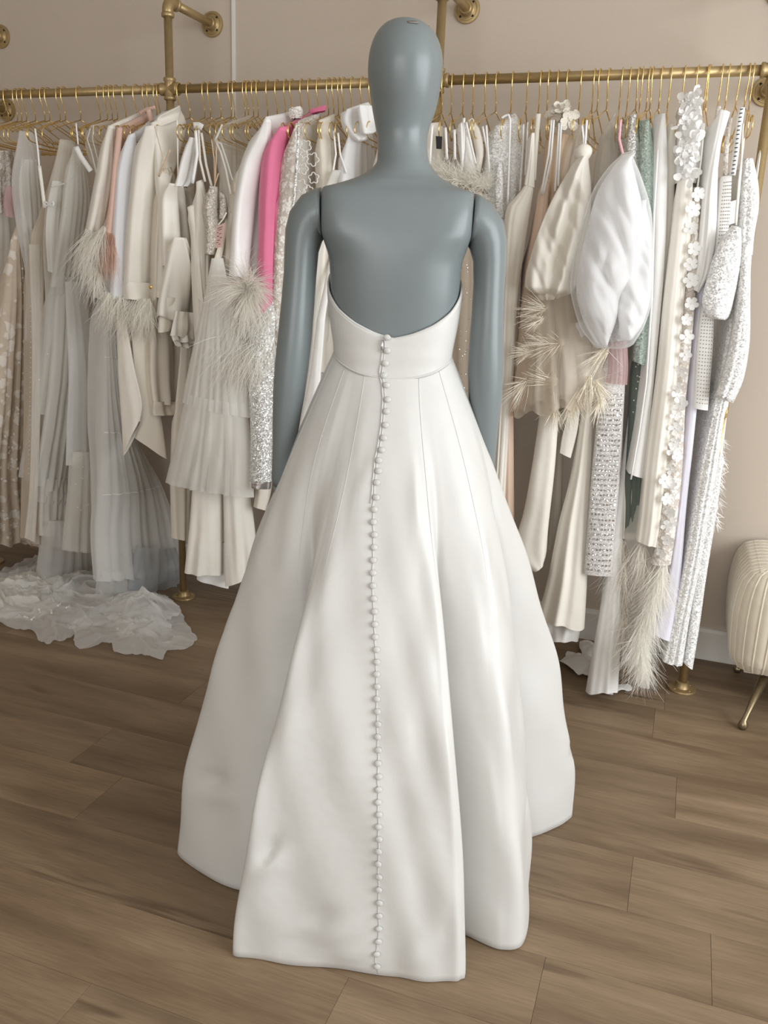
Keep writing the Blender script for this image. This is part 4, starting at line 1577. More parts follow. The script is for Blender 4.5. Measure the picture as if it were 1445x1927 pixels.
# ---- taupe satin slip dress
g = garment('satin_slip_dress', 'glossy taupe satin slip dress with deep hem band, behind the gold-button blazer', 'dress', [(288, 780)], [(352, 780)])
o = cloth('slip', 'taupe_satin', [(306, 318), (296, 370), (291, 450), (288, 560), (282, 660), (283, 720), (289, 762)], [(322, 314), (332, 350), (332, 480), (346, 620), (358, 690), (356, 740), (352, 758)], g, yn=NEAR + .01, folds=3, amp=.010, topf=.5, thick=.05)
cloth('hem_band', 'taupe_satin', [(288, 756), (290, 782)], [(353, 754), (350, 778)], g, yn=NEAR + .008, folds=3, amp=.006, topf=1, thick=.054, cap=False)
ribbon(g, [(299, 332), (310, 305), (320, 282)], 'champagne', .006)
ribbon(g, [(333, 224), (334, 262), (335, 330)], 'ivory_satin', .005)

# ---- ivory ruffle-peplum dress
g = garment('ruffle_peplum_dress', 'ivory satin dress with ruched side and layered ruffle peplum', 'dress', [(300, 600)], [(380, 600)])
cloth('bodice', 'ivory_satin', [(318, 344), (308, 372), (307, 420), (309, 500)], [(350, 356), (362, 380), (370, 430), (374, 500)], g, yn=NEAR - .02, folds=3, amp=.009, topf=.8, thick=.05)
cloth('peplum', 'ivory_satin', [(326, 446), (316, 500), (303, 560), (299, 594)], [(350, 448), (366, 500), (374, 560), (376, 626)], g, yn=NEAR - .045, folds=2, amp=.014, thick=.05, cap=False, solid=.002)
cloth('peplum_lining', 'cream_matte', [(312, 560), (302, 590), (299, 626)], [(330, 560), (330, 595), (320, 622)], g, yn=NEAR - .02, folds=1, amp=.006, thick=.03, cap=False)
for i in range(3):
    cloth('ruffle', 'ivory_satin', [(330 - 2 * i, 585 + 8 * i), (324 - 1 * i, 612 + 9 * i), (320 + 5 * i, 630 + 10 * i)], [(380, 590 + 8 * i), (378, 618 + 9 * i), (376, 640 + 9 * i)], g, yn=NEAR - .035 + .012 * i, folds=3, amp=.007, topf=.8, thick=.012, taper=0, bulge=.004, hemw=.003, hemf=3, cap=False)
cloth('side_panel', 'ivory_satin', [(352, 390), (362, 440), (368, 520), (372, 560)], [(372, 380), (384, 440), (390, 520), (392, 600)], g, yn=NEAR, folds=2, amp=.006, thick=.04)

# ---- white satin wrap halter
g = garment('satin_halter', 'white satin halter top with a turned-over band, above the ruffle peplum dress', 'top', [(333, 350)], [(368, 350)])
cloth('wrap_front', 'white_satin', [(356, 258), (344, 295), (336, 330), (330, 350)], [(372, 262), (373, 300), (368, 340), (358, 352)], g, yn=NEAR - .012, folds=2, amp=.007, thick=.03)
ribbon(g, [(364, 236), (374, 236), (381, 240)], 'white_satin', .02, NEAR, 'hanger_band')
ribbon(g, [(368, 246), (371, 290), (362, 345)], 'white_satin', .010, NEAR - .01)

# ---- narrow cream strap dress
g = garment('strap_dress', 'plain ivory dress with long dark-lined straps, beside the pink-tagged beaded dress', 'dress', [(365, 620)], [(400, 620)])
cloth('dress_body', 'ivory_matte', [(369, 342), (369, 400), (367, 480), (372, 640)], [(382, 338), (394, 400), (394, 480), (392, 640)], g, yn=NEAR, folds=3, amp=.006, thick=.05)
for a in ([(374, 244), (376, 300), (386, 342)], [(379, 250), (388, 310), (398, 350)]):
    ribbon(g, a, 'ivory_matte', .008, NEAR)

# ---- beaded dress with a pink price tag
g = garment('beaded_dress', 'silver-beige beaded corset dress with a pink paper price tag', 'dress', [(390, 480)], [(420, 480)])
cloth('beaded_bodice', 'sequin_beige', [(394, 350), (388, 390), (391, 430), (388, 478)], [(410, 352), (412, 390), (410, 440), (404, 480)], g, yn=NEAR - .02, folds=1, amp=.004, thick=.05)
cloth('cup', 'sequin_beige', [(412, 360), (414, 385), (412, 412)], [(422, 366), (427, 388), (424, 410)], g, yn=NEAR, folds=1, amp=.003, thick=.03)
for a in ([(398, 262), (403, 300), (404, 346)], [(408, 262), (406, 310), (405, 346)], [(411, 326), (404, 348), (403, 352)]):
    ribbon(g, a, 'champagne', .004, NEAR - .012)
A_, B_, C_, D_ = (at(px, py, NEAR - .08) for px, py in ((407, 426), (423, 419), (418, 465), (405, 467)))
tg = MB()
nrm = (B_ - A_).cross(D_ - A_).normalized()
tg.rings([[A_, B_, C_, D_], [p + nrm * .0008 for p in (A_, B_, C_, D_)]])
tgo = tg.build('price_tag', 'tag_paper', g, smooth=False)
if nrm.dot(CAM_O - A_) < 0:
    nrm = -nrm
ink = MB()
for i, (u0, u1) in enumerate(((.2, .8), (.3, .75), (.15, .35), (.45, .7), (.2, .45), (.55, .85), (.25, .6), (.15, .4), (.5, .7))):
    v = .12 + .09 * i
    a, b = A_.lerp(D_, v), B_.lerp(C_, v)
    p, q = a.lerp(b, u0), a.lerp(b, u1)
    dn = (D_ - A_).normalized() * .0018
    ink.add([p + nrm * .0015, q + nrm * .0015, q + dn + nrm * .0015, p + dn + nrm * .0015], [(0, 1, 2, 3)])
ink.build('printed_lines', 'ink', tgo, smooth=False)
ribbon(g, [(410, 424), (420, 412), (426, 400)], 'ivory_satin', .004, NEAR - .08, 'tag_ribbon')

# ---- sheer cream organza overlay top
g = garment('organza_overlay', 'sheer cream organza sleeveless overlay with bound armholes', 'top', [(425, 380)], [(450, 380)])
cloth('overlay', 'organza', [(416, 236), (404, 264), (412, 300), (424, 345), (430, 400)], [(472, 216), (474, 260), (462, 310), (448, 350), (440, 400)], g, folds=4, amp=.005, thick=.05)
ribbon(g, [(418, 234), (405, 264), (415, 285), (425, 320), (434, 365)], 'tulle_dense', .006, NEAR - .012, 'armhole_binding')
ribbon(g, [(405, 266), (416, 270), (426, 300), (438, 340)], 'tulle_dense', .005, NEAR - .008, 'armhole_binding')

# ---- feather-tiered mini dress
g = garment('feather_tier_dress', 'cream mini dress ending in shaggy tiers of ostrich feathers', 'dress', [(405, 700)], [(515, 700)])
cloth('dress_body', 'cream_matte', [(458, 296), (440, 350), (434, 420), (424, 500), (412, 580), (420, 680)], [(474, 290), (476, 400), (470, 500), (490, 600), (505, 690)], g, yn=NEAR + .01, folds=3, amp=.008, thick=.05)
for i, (pl, n_, ln_) in enumerate((([(425, 575), (455, 590), (490, 592), (508, 590)], 420, .14), ([(415, 630), (455, 645), (490, 648), (512, 640)], 560, .15), ([(420, 650), (460, 665), (505, 665)], 420, .15))):
    strands('feather_tier', ('feather_white', 'feather_white', 'feather_grey')[i], g, line_roots(pl, NEAR - .03, (0, -.4, -1), 16, .03), int(n_ * 1.3), ln_ * 1.08, .36, .5, .0018, 30 + i)

# ---- white blazer with big feather cuff
g = garment('pearl_collar_blazer', 'white satin blazer with a pearl-edged collar and big feather cuff, beside the pink blazer', 'jacket', [(440, 600)], [(500, 600)])
cloth('jacket_body', 'white_satin', [(499, 220), (500, 240), (505, 330), (500, 520)], [(566, 206), (560, 236), (535, 320), (522, 520)], g, yn=NEAR + .015, folds=1, amp=.003, thick=.05)
cloth('sleeve', 'white_satin', [(498, 222), (482, 262), (462, 308), (449, 380), (443, 450), (440, 520)], [(511, 224), (511, 300), (506, 380), (494, 450), (484, 526)], g, yn=NEAR - .035, folds=2, amp=.006, thick=.06)
o = cloth('collar', 'white_satin', [(546, 206), (544, 214), (548, 224)], [(566, 200), (568, 210), (564, 222)], g, yn=NEAR + .10, yr=NEAR + .10, folds=1, amp=.002, thick=.04)
scatter_beads('collar_pearls', 'pearl', g, o, 70, .0026, 31)
cc = at(465, 545, NEAR - .07)
rr_ = []
rn = random.Random(77)
for k in range(60):
    a = rn.uniform(0, 2 * pi)
    rr_.append((cc + Vector((cos(a) * .012, 0, sin(a) * .012)), Vector((cos(a) * 1.0, -.45, sin(a) * .8 - .15)).normalized()))
strands('feather_cuff', 'feather_white', g, rr_, 900, .135, .26, .55, .0017, 41)

# ---- pink blazer
g = garment('pink_blazer', 'bright pink tailored blazer among the white garments', 'jacket', [(492, 606)], [(514, 606)])
cloth('jacket_body', 'pink', [(532, 240), (524, 290), (518, 380), (514, 560)], [(606, 199), (578, 222), (548, 290), (528, 380), (522, 580)], g, yn=NEAR + .01, folds=1, amp=.004, thick=.05)
cloth('sleeve', 'pink', [(526, 238), (509, 272), (501, 340), (496, 450), (491, 602)], [(545, 240), (540, 290), (527, 360), (518, 450), (513, 606)], g, yn=NEAR - .025, folds=2, amp=.005, thick=.055)
cloth('lapel', 'pink', [(580, 208), (584, 214)], [(614, 198), (612, 208)], g, yn=NEAR + .12, yr=NEAR + .12, folds=1, amp=.002, thick=.02)

# ---- rose net gown with pearls, seen in a sliver beside the mannequin arm
g = garment('rose_net_gown', 'dusky rose net gown with tiny pearls, a sliver below the pink blazer sleeve', 'dress', [(508, 690)], [(530, 690)])
o = cloth('net_skirt', 'tulle_pink', [(512, 480), (511, 560), (512, 640), (515, 700)], [(530, 480), (532, 560), (534, 640), (536, 700)], g, yn=NEAR + .02, folds=2, thick=.05, hang=True)
scatter_beads('pearls', 'pearl', g, o, 26, .0022, 33)

# ---- white lace jacket
g = garment('lace_jacket', 'long white guipure lace jacket with a sequin edge beside the pink blazer', 'jacket', [(516, 680)], [(536, 680)])
cloth('sleeve', 'lace_white', [(556, 232), (546, 268), (536, 330), (526, 420), (518, 560), (516, 675)], [(578, 232), (566, 290), (556, 370), (546, 430), (540, 560), (538, 680)], g, yn=NEAR - .01, folds=1, amp=.003, thick=.05)
o = cloth('jacket_body', 'lace_white', [(560, 228), (560, 300), (556, 400), (548, 660)], [(606, 208), (590, 250), (580, 400), (572, 660)], g, yn=NEAR + .03, folds=1, amp=.003, thick=.05)
ribbon(g, [(562, 240), (559, 300), (555, 360), (548, 420)], 'sequin_silver', .008, NEAR - .03, 'sequin_edge')

# ---- cream top with corded flowers
g = garment('corded_flower_top', 'cream sheer top embroidered with curling white cord flowers', 'top', [(558, 400)], [(604, 400)])
cloth('sheer_body', 'tulle_ivory', [(564, 238), (558, 300), (556, 370), (560, 420)], [(594, 226), (599, 300), (602, 370), (604, 420)], g, yn=NEAR, folds=2, amp=.004, thick=.05)
rn = random.Random(5)
for (px, py, r) in ((575, 275, 11), (588, 300, 12), (570, 318, 10), (590, 335, 10), (566, 350, 12), (580, 358, 9), (572, 290, 7)):
    pts = []
    ph_ = rn.uniform(0, 6)
    for k in range(41):
        a = 2 * pi * k / 40
        q = r * (.62 + .38 * abs(sin(2.5 * a + ph_)))
        pts.append(at(px + q * cos(a), py + q * sin(a) * 1.1, NEAR - .025))
    MB().tube(pts, .0018, 5).build('cord_flower', 'white_satin', g)

# ---- further garments between the floral top and the mannequin
simple('satin_shift', 'smooth cream satin shift between the corded floral top and a thin-strapped slip', 'dress', 'cream_satin', [(600, 226), (602, 280), (606, 360), (604, 520), (596, 700)], [(628, 214), (628, 280), (634, 360), (640, 520), (640, 700)], yn=NEAR + .01, folds=2, amp=.005, thick=.05)
g = garment('thin_strap_slip', 'ivory slip with two thin straps beside the tulle high-neck top', 'dress', [(600, 850)], [(660, 850)])
cloth('slip_body', 'tulle_dense', [(626, 320), (612, 360), (596, 480), (590, 620), (574, 740), (552, 866)], [(654, 322), (656, 360), (660, 480), (660, 640), (664, 760), (660, 866)], g, yn=NEAR - .01, folds=4, amp=.008, thick=.06)
for a in ([(628, 246), (632, 290), (626, 326)], [(636, 250), (640, 290), (652, 326)]):
    ribbon(g, a, 'white_satin', .006, NEAR)
g = garment('bow_neck_top', 'white tulle top with a big tied bow collar, next to the mannequin neck', 'top', [(645, 345)], [(705, 345)])
cloth('collar_bow', 'tulle_puff', [(652, 206), (650, 230), (662, 250), (672, 262)], [(692, 192), (704, 214), (702, 240), (690, 262)], g, yn=NEAR - .01, folds=2, amp=.008, thick=.05, close=.006)
cloth('bow_fold', 'tulle_puff', [(676, 198), (680, 225), (684, 250)], [(706, 200), (712, 226), (706, 248)], g, yn=NEAR - .02, folds=2, amp=.006, thick=.03, close=.006)
cloth('top_body', 'tulle_puff', [(656, 250), (648, 290), (644, 340), (640, 420), (640, 600)], [(698, 250), (704, 290), (708, 340), (712, 420), (720, 600)], g, yn=NEAR, folds=6, amp=.006, thick=.06)
# a white sash end hangs lower down
simple('satin_scarf', 'plain white satin scarf end hanging behind the mannequin forearm', 'scarf', 'white_satin', [(596, 600), (584, 700), (566, 790), (552, 858)], [(612, 600), (604, 700), (596, 790), (560, 876)], yn=NEAR - .06, yr=NEAR - .06, folds=1, amp=.003, thick=.02, hang=True)

# ---- gowns directly behind the mannequin
simple('ivory_satin_gown', 'ivory satin gown hanging directly behind the mannequin neck and spine', 'dress', 'ivory_satin', [(716, 250), (708, 330), (700, 500), (690, 800), (684, 1000)], [(736, 246), (742, 330), (744, 500), (748, 800), (750, 1000)], yn=NEAR - .01, yr=NEAR + .08, folds=3, amp=.006, thick=.06)
simple('white_crepe_gown', 'white crepe gown hidden behind the mannequin torso beside the ivory satin gown', 'dress', 'white_matte', [(746, 250), (742, 330), (740, 500), (738, 800), (734, 1040)], [(764, 246), (772, 330), (776, 500), (782, 800), (786, 1040)], yn=NEAR - .01, yr=NEAR + .08, folds=3, amp=.006, thick=.06)
simple('cream_tulle_gown', 'cream tulle gown hidden behind the mannequin, beside the feather-bodice dress', 'dress', 'tulle_dense', [(776, 252), (776, 330), (776, 500), (772, 800), (768, 1080)], [(798, 250), (806, 330), (816, 500), (824, 800), (830, 1080)], yn=NEAR - .01, yr=NEAR + .08, folds=5, amp=.008, thick=.06)

# ---- lower layers on the left
g = garment('drape_gown', 'ivory crepe gown with two slanting waterfall panels below the feather hem', 'dress', [(235, 860)], [(314, 865)])
cloth('waterfall_panel', 'ivory_matte', [(220, 610), (222, 700), (228, 790), (232, 858)], [(238, 610), (252, 690), (266, 756), (262, 792)], g, yn=NEAR - .03, yr=NEAR - .03, folds=1, amp=.003, thick=.02, hang=True, bulge=.006)
cloth('under_panel', 'cream_matte', [(246, 610), (252, 690), (262, 770), (236, 812)], [(288, 610), (290, 700), (306, 800), (314, 864)], g, yn=NEAR - .005, yr=NEAR + .06, folds=1, amp=.006, thick=.03, hang=True, bulge=.006)
g = garment('tulle_tier_dress', 'ivory pleated tulle dress with two flared tiers above the white trousers', 'dress', [(312, 915)], [(478, 935)])
cloth('upper_tier', 'tulle_dense', [(398, 486), (384, 560), (364, 650), (341, 757)], [(420, 486), (434, 560), (454, 660), (474, 787)], g, yn=NEAR - .06, yr=NEAR - .03, folds=9, amp=.008, thick=.06, cap=False)
cloth('upper_lining', 'cream_matte', [(402, 490), (388, 560), (368, 650), (350, 745)], [(416, 490), (430, 560), (446, 660), (462, 770)], g, yn=NEAR - .035, yr=NEAR - .005, folds=5, amp=.006, thick=.05, hang=True)
cloth('lower_tier', 'tulle_dense', [(350, 740), (330, 830), (311, 908)], [(464, 760), (474, 850), (478, 936)], g, yn=NEAR - .055, yr=NEAR - .025, folds=11, amp=.009, thick=.09, cap=False)
cloth('lower_lining', 'cream_matte', [(356, 750), (340, 830), (326, 900)], [(456, 765), (464, 850), (466, 920)], g, yn=NEAR - .03, yr=NEAR + .0, folds=9, amp=.009, thick=.08)
g = garment('sequin_trousers', 'silver sequinned trousers hanging beside the mannequin forearm', 'trousers', [(470, 918)], [(512, 918)])
o = cloth('trouser_leg', 'sequin_silver', [(472, 640), (468, 720), (471, 820), (470, 905)], [(518, 630), (516, 720), (514, 820), (511, 908)], g, yn=NEAR - .045, yr=NEAR - .03, folds=1, amp=.003, thick=.05, hang=True)
cloth('cuff_band', 'silver', [(470, 904), (470, 916)], [(511, 906), (509, 920)], g, yn=NEAR - .048, yr=NEAR - .032, folds=1, amp=.002, thick=.05, cap=False)
g = garment('white_trousers', 'pair of plain white wide-leg trousers below the tulle tiers', 'trousers', [(350, 1080)], [(490, 1080)])
cloth('trouser_leg', 'ivory_matte', [(364, 880), (357, 980), (347, 1078)], [(418, 885), (419, 980), (418, 1082)], g, yn=NEAR + .0, yr=NEAR + .05, folds=2, amp=.006, thick=.05, hang=True)
cloth('trouser_leg', 'ivory_matte', [(419, 885), (421, 980), (424, 1104)], [(466, 885), (478, 980), (489, 1078)], g, yn=NEAR + .03, yr=NEAR + .08, folds=2, amp=.006, thick=.05, hang=True)
cloth('trouser_lining', 'white_matte', [(376, 1020), (370, 1090)], [(440, 1020), (430, 1108)], g, yn=NEAR + .05, yr=NEAR + .08, folds=1, amp=.005, thick=.03)
simple('beige_skirt', 'narrow beige skirt end showing between the tulle tiers and white trousers', 'skirt', 'cream_matte', [(330, 760), (326, 900), (329, 1014)], [(366, 760), (362, 900), (358, 1018)], yn=NEAR + .06, folds=2, amp=.005, thick=.05, hang=True)
simple('cream_column_dress', 'tall cream column dress behind the tulle tiers beside the sequinned trousers', 'dress', 'cream_matte', [(486, 900), (486, 930), (482, 956)], [(512, 900), (508, 930), (500, 960)], yn=NEAR + .03, folds=1, amp=.004, thick=.04, hang=True)

# ================================================================== right half of the rack
D = dict(thick=.26)
g = garment('feather_bodice_dress', 'ivory dress with white feather bodice and a small black label, behind the mannequin shoulder', 'dress', [(812, 560)], [(880, 560)])
cloth('dress_back', 'ivory_matte', [(808, 232), (804, 270), (804, 340), (800, 460)], [(822, 230), (836, 255), (842, 340), (850, 460)], g, yn=NEAR + .02, yr=NEAR + .09, folds=1, amp=.003, thick=.08)
pl = [at(px, py, NEAR - .005) for px, py in ((820, 256), (832, 257), (831, 281), (821, 280))]
lb = MB()
lb.rings([pl, [p - Vector((0, .001, 0)) for p in pl]])
lb.build('black_label', 'glass_black', g, smooth=False)
for a in ([(813, 236), (810, 280), (808, 322)], [(838, 240), (841, 300)], [(855, 244), (856, 300)], [(873, 222), (872, 280), (868, 322)]):
    ribbon(g, a, 'white_satin', .008, NEAR - .01)
strands('feather_bodice', 'feather_white', g, line_roots([(815, 330), (850, 340), (890, 345), (918, 352)], NEAR - .02, (.0, -.4, .35), 22, .05), 900, .085, .62, .25, .0016, 51)
strands('feather_bodice', 'feather_white', g, line_roots([(820, 350), (860, 362), (910, 372)], NEAR - .03, (.1, -.5, -.2), 22, .05), 500, .075, .6, .35, .0016, 52)
g = garment('satin_cup_dress', 'white satin dress with leaf-shaped cups above the feather bodice', 'dress', [(862, 360)], [(908, 360)])
cloth('cup', 'white_satin', [(862, 236), (860, 262), (866, 300), (874, 330)], [(872, 228), (884, 250), (892, 290), (896, 325)], g, yn=NEAR + .01, folds=1, amp=.004, thick=.05)
cloth('cup', 'ivory_satin', [(880, 226), (888, 256), (896, 292), (896, 320)], [(890, 222), (904, 248), (910, 285), (904, 325)], g, yn=NEAR + .03, folds=1, amp=.004, thick=.05)
ribbon(g, [(868, 232), (869, 270), (870, 315)], 'white_satin', .007, NEAR - .012)
ribbon(g, [(877, 230), (884, 262), (895, 308)], 'white_satin', .007, NEAR - .012)
simple('polka_net_gown', 'beige net gown sprinkled with tiny silver dots, seen through the mannequin arm gap', 'dress', 'tulle_beige', [(866, 390), (862, 560), (858, 700), (872, 880)], [(906, 390), (912, 560), (916, 700), (920, 880)], yn=NEAR - .02, yr=NEAR + .05, folds=4, amp=.006, thick=.10, hang=True)
o = bpy.context.scene.collection.objects[-1]
scatter_beads('silver_dots', 'silver', o, o, 240, .0019, 55, flat=True)
simple('beige_lining_gown', 'plain beige gown directly behind the silver-dotted net gown', 'dress', 'cream_matte', [(870, 400), (866, 560), (862, 700), (876, 880)], [(902, 400), (908, 560), (912, 700), (916, 880)], yn=NEAR + .09, yr=NEAR + .12, folds=3, amp=.006, thick=.06, hang=True)
g = garment('sequin_tank_dress', 'white sequinned tank dress with a thin white hanger loop', 'dress', [(915, 400)], [(985, 400)])
cloth('sequin_body', 'sequin_white', [(932, 238), (922, 280), (914, 330), (920, 420)], [(964, 212), (982, 242), (984, 320), (978, 420)], g, yn=NEAR + .03, yr=NEAR + .12, folds=2, amp=.005, thick=.08)
cloth('sequin_fold', 'sequin_white', [(938, 304), (932, 350), (934, 410)], [(946, 302), (950, 340), (948, 410)], g, yn=NEAR, folds=1, amp=.003, thick=.06)
for a in ([(944, 222), (950, 218), (957, 216), (960, 226), (958, 300), (955, 386)], [(908, 238), (916, 280), (920, 325)], [(915, 236), (918, 285), (921, 325)]):
    ribbon(g, a, 'white_satin', .006, NEAR - .01)
g = garment('halter_gown', 'ivory crepe halter gown with gathered neck strap beside the mannequin upper arm', 'dress', [(935, 900)], [(960, 900)])
cloth('gown_front', 'ivory_matte', [(990, 344), (975, 366), (955, 388), (948, 430), (943, 560), (938, 700), (930, 860), (924, 940)], [(1005, 346), (1002, 370), (994, 420), (985, 480), (974, 560), (966, 700), (958, 800), (950, 940)], g, yn=NEAR - .03, folds=3, amp=.006, **D)
cloth('neck_gather', 'ivory_satin', [(1000, 250), (994, 300), (986, 348)], [(1006, 250), (1006, 300), (1006, 354)], g, yn=NEAR - .03, folds=2, amp=.004, topf=1, thick=.03)
ribbon(g, [(1013, 214), (1010, 250), (1006, 300), (1004, 340)], 'ivory_matte', .014, NEAR - .01)
ribbon(g, [(1003, 252), (998, 300), (990, 340)], 'ivory_matte', .010, NEAR - .02)
ribbon(g, [(985, 234), (984, 280), (978, 360)], 'white_satin', .005, NEAR)
ribbon(g, [(993, 230), (991, 280), (988, 330)], 'white_satin', .005, NEAR)
g = garment('peach_satin_gown', 'pale peach satin gown with three stepped hems beside the mannequin hand', 'dress', [(935, 1070)], [(966, 1070)])
cloth('outer_skirt', 'peach_satin', [(952, 560), (946, 700), (936, 860), (928, 980), (926, 990)], [(966, 560), (966, 720), (967, 900), (968, 988)], g, yn=NEAR - .012, folds=2, amp=.006, hang=True, **D)
cloth('middle_skirt', 'peach_satin', [(940, 970), (934, 1000), (938, 1014)], [(968, 970), (967, 1000), (964, 1020)], g, yn=NEAR, folds=2, amp=.005, **D)
cloth('inner_skirt', 'cream_satin', [(940, 1000), (942, 1040), (946, 1072)], [(966, 1000), (965, 1040), (960, 1066)], g, yn=NEAR + .02, folds=2, amp=.005, **D)
simple('blush_crepe_dress', 'blush crepe dress with soft gathers left of the ivory puff sleeve', 'dress', 'peach_satin', [(1012, 364), (1002, 430), (990, 500), (978, 600), (968, 700), (962, 770)], [(1032, 362), (1028, 430), (1012, 500), (1004, 600), (996, 700), (988, 770)], yn=NEAR, folds=4, amp=.006, hang=True, **D)
g = garment('rosette_top', 'champagne satin top with one big crumpled rosette', 'top', [(1018, 400)], [(1080, 400)])
cloth('top_body', 'champagne', [(1030, 250), (1022, 300), (1020, 360), (1012, 440)], [(1078, 256), (1072, 300), (1060, 360), (1044, 440)], g, yn=NEAR + .06, folds=3, amp=.006, thick=.12)
rn = random.Random(17)
for k in range(11):
    a = rn.uniform(0, 6.28)
    q = rn.uniform(3, 17)
    P = at(1055 + q * cos(a) * 1.2, 218 + q * sin(a), NEAR - .02 + .03 * rn.random())
    flower(g, P, Vector((cos(a) * .7, -1, -sin(a) * .7)).normalized(), rn.uniform(.020, .030), 'peach_petal' if 'peach_petal' in MATS else 'cream_satin', rn.uniform(0, 6), 4, 'rosette_petal')
for a in ([(1038, 226), (1032, 290), (1018, 366)], [(1042, 226), (1036, 300), (1022, 366)], [(1052, 232), (1048, 300), (1044, 360)], [(1056, 230), (1052, 300), (1050, 350)]):
    ribbon(g, a, 'white_satin', .006, NEAR - .03)
simple('sage_tulle_top', 'pale sage sheer tulle top behind the knotted puff sleeve', 'top', 'organza', [(1086, 234), (1066, 270), (1052, 320), (1046, 380)], [(1096, 238), (1102, 280), (1096, 330), (1090, 380)], yn=NEAR + .05, folds=4, amp=.006, thick=.12)
simple('cream_organza_top', 'cream organza top behind the sage tulle top', 'top', 'tulle_ivory', [(1128, 260), (1116, 330), (1110, 400)], [(1158, 210), (1164, 300), (1150, 400)], yn=NEAR + .10, folds=3, amp=.006, thick=.1)

g = garment('puff_sleeve_dress', 'ivory satin dress with a knotted shoulder and big puff sleeve', 'dress', [(990, 565)], [(1080, 565)])
sl = cloth('puff_sleeve', 'ivory_satin', [(1086, 296), (1064, 330), (1034, 385), (1008, 450), (990, 512), (987, 540)], [(1107, 296), (1112, 350), (1110, 420), (1098, 480), (1086, 530), (1080, 548)], g, yn=NEAR - .10, folds=2, amp=.014, topf=.3, thick=.20, close=.022, ns=48, nz=56, bulge=.03, rough=.030, rfreq=5.5, crease=.016)
kn = MB()
c = at(1098, 288, NEAR - .10)
rs = []
for i in range(13):
    a = pi * i / 12
    rs.append([c + Vector((sin(a) * cos(b) * .023 * (1 + .12 * sin(3 * b + 2 * a)), sin(a) * sin(b) * .023, cos(a) * .024)) for b in [2 * pi * j / 20 for j in range(20)]])
kn.rings(rs).build('shoulder_knot', 'ivory_satin', g)
for a in ([(1095, 236), (1098, 262), (1098, 284)], [(1104, 226), (1102, 258), (1100, 282)]):
    ribbon(g, a, 'white_satin', .006, NEAR - .06)
cloth('sleeve_band', 'ivory_satin', [(1010, 540), (1006, 556), (1012, 566)], [(1078, 536), (1074, 552), (1060, 562)], g, yn=NEAR - .06, folds=5, amp=.006, topf=1, thick=.10)

g = garment('tulle_puff_sleeve_gown', 'white tulle gown with one enormous cloud-like puff sleeve', 'dress', [(1080, 655)], [(1225, 655)])
LP = [(1172, 288), (1142, 318), (1114, 362), (1096, 420), (1080, 480), (1073, 540), (1080, 580), (1092, 616), (1112, 644)]
RP = [(1186, 288), (1206, 330), (1226, 400), (1229, 480), (1227, 560), (1214, 610), (1192, 648)]
cloth('puff_outer', 'tulle_veil', LP, RP, g, yn=NEAR - .14, folds=2, amp=.008, topf=.4, thick=.20, close=.018, ns=52, nz=60, bulge=.05, rough=.03, rfreq=8.0, crease=.010)
LQ = [(1172, 292), (1148, 322), (1122, 366), (1106, 424), (1092, 482), (1084, 540), (1090, 580), (1104, 618), (1124, 648)]
RQ = [(1184, 292), (1196, 334), (1210, 400), (1206, 470), (1186, 530), (1166, 560), (1160, 600), (1142, 652)]
cloth('puff_lobe', 'tulle_puff', LQ, RQ, g, yn=NEAR - .12, folds=1, amp=.010, topf=.4, thick=.14, close=.012, ns=52, nz=60, bulge=.05, rough=.034, rfreq=8.5, crease=.022)
cloth('puff_lobe', 'tulle_puff', [(1196, 380), (1184, 440), (1172, 500), (1164, 560), (1162, 590), (1168, 628)], [(1212, 376), (1226, 440), (1226, 520), (1222, 570), (1208, 612), (1190, 636)], g, yn=NEAR - .09, folds=1, amp=.010, topf=.4, thick=.12, close=.012, ns=44, nz=48, bulge=.04, rough=.03, rfreq=9, crease=.020)
ribbon(g, [(1168, 225), (1165, 262), (1172, 290)], 'soft_pink', .007, NEAR - .06)

g = garment('raffia_tulle_dress', 'beige tulle dress covered with straw-like raffia tufts below the puff sleeves', 'dress', [(966, 778)], [(1145, 750)])
cloth('tulle_body', 'tulle_beige', [(990, 520), (982, 600), (974, 680), (966, 740), (968, 780)], [(1090, 520), (1106, 600), (1130, 660), (1142, 700), (1142, 756)], g, yn=NEAR - .03, folds=6, amp=.010, thick=.22, hemw=.012, hang=True)
cloth('lining', 'cream_matte', [(998, 540), (990, 620), (986, 700), (984, 756)], [(1080, 540), (1090, 620), (1098, 700), (1096, 748)], g, yn=NEAR + .02, folds=5, amp=.008, thick=.16, hemw=.008)
cloth('white_panel', 'tulle_puff', [(1072, 610), (1056, 680), (1044, 744)], [(1110, 600), (1112, 680), (1104, 738)], g, yn=NEAR - .05, folds=2, amp=.006, thick=.05)
for i, (px, py, dx, dz, ln_) in enumerate(((1028, 580, -1, -.05, .065), (1058, 643, -1, -.45, .085), (1140, 660, -.8, -.9, .075), (994, 713, -.6, -1, .08), (1108, 711, -.1, -1, .085), (1045, 718, -1, .25, .07), (1042, 765, .1, -1, .065), (1075, 758, .0, -1, .06), (1130, 752, -.2, -1, .055), (1040, 648, -1, .2, .06), (1022, 600, -.9, -.5, .05), (1120, 720, .6, -.9, .07), (1000, 660, -1, -.1, .05), (1085, 745, .5, -1, .05))):
    root = at(px, py, NEAR - .075)
    strands('raffia_tuft', 'raffia', g, [(root, Vector((dx, -.35, dz)).normalized())], 85, ln_ * 1.35, .36, .02, .0013, 60 + i, 2, .03)

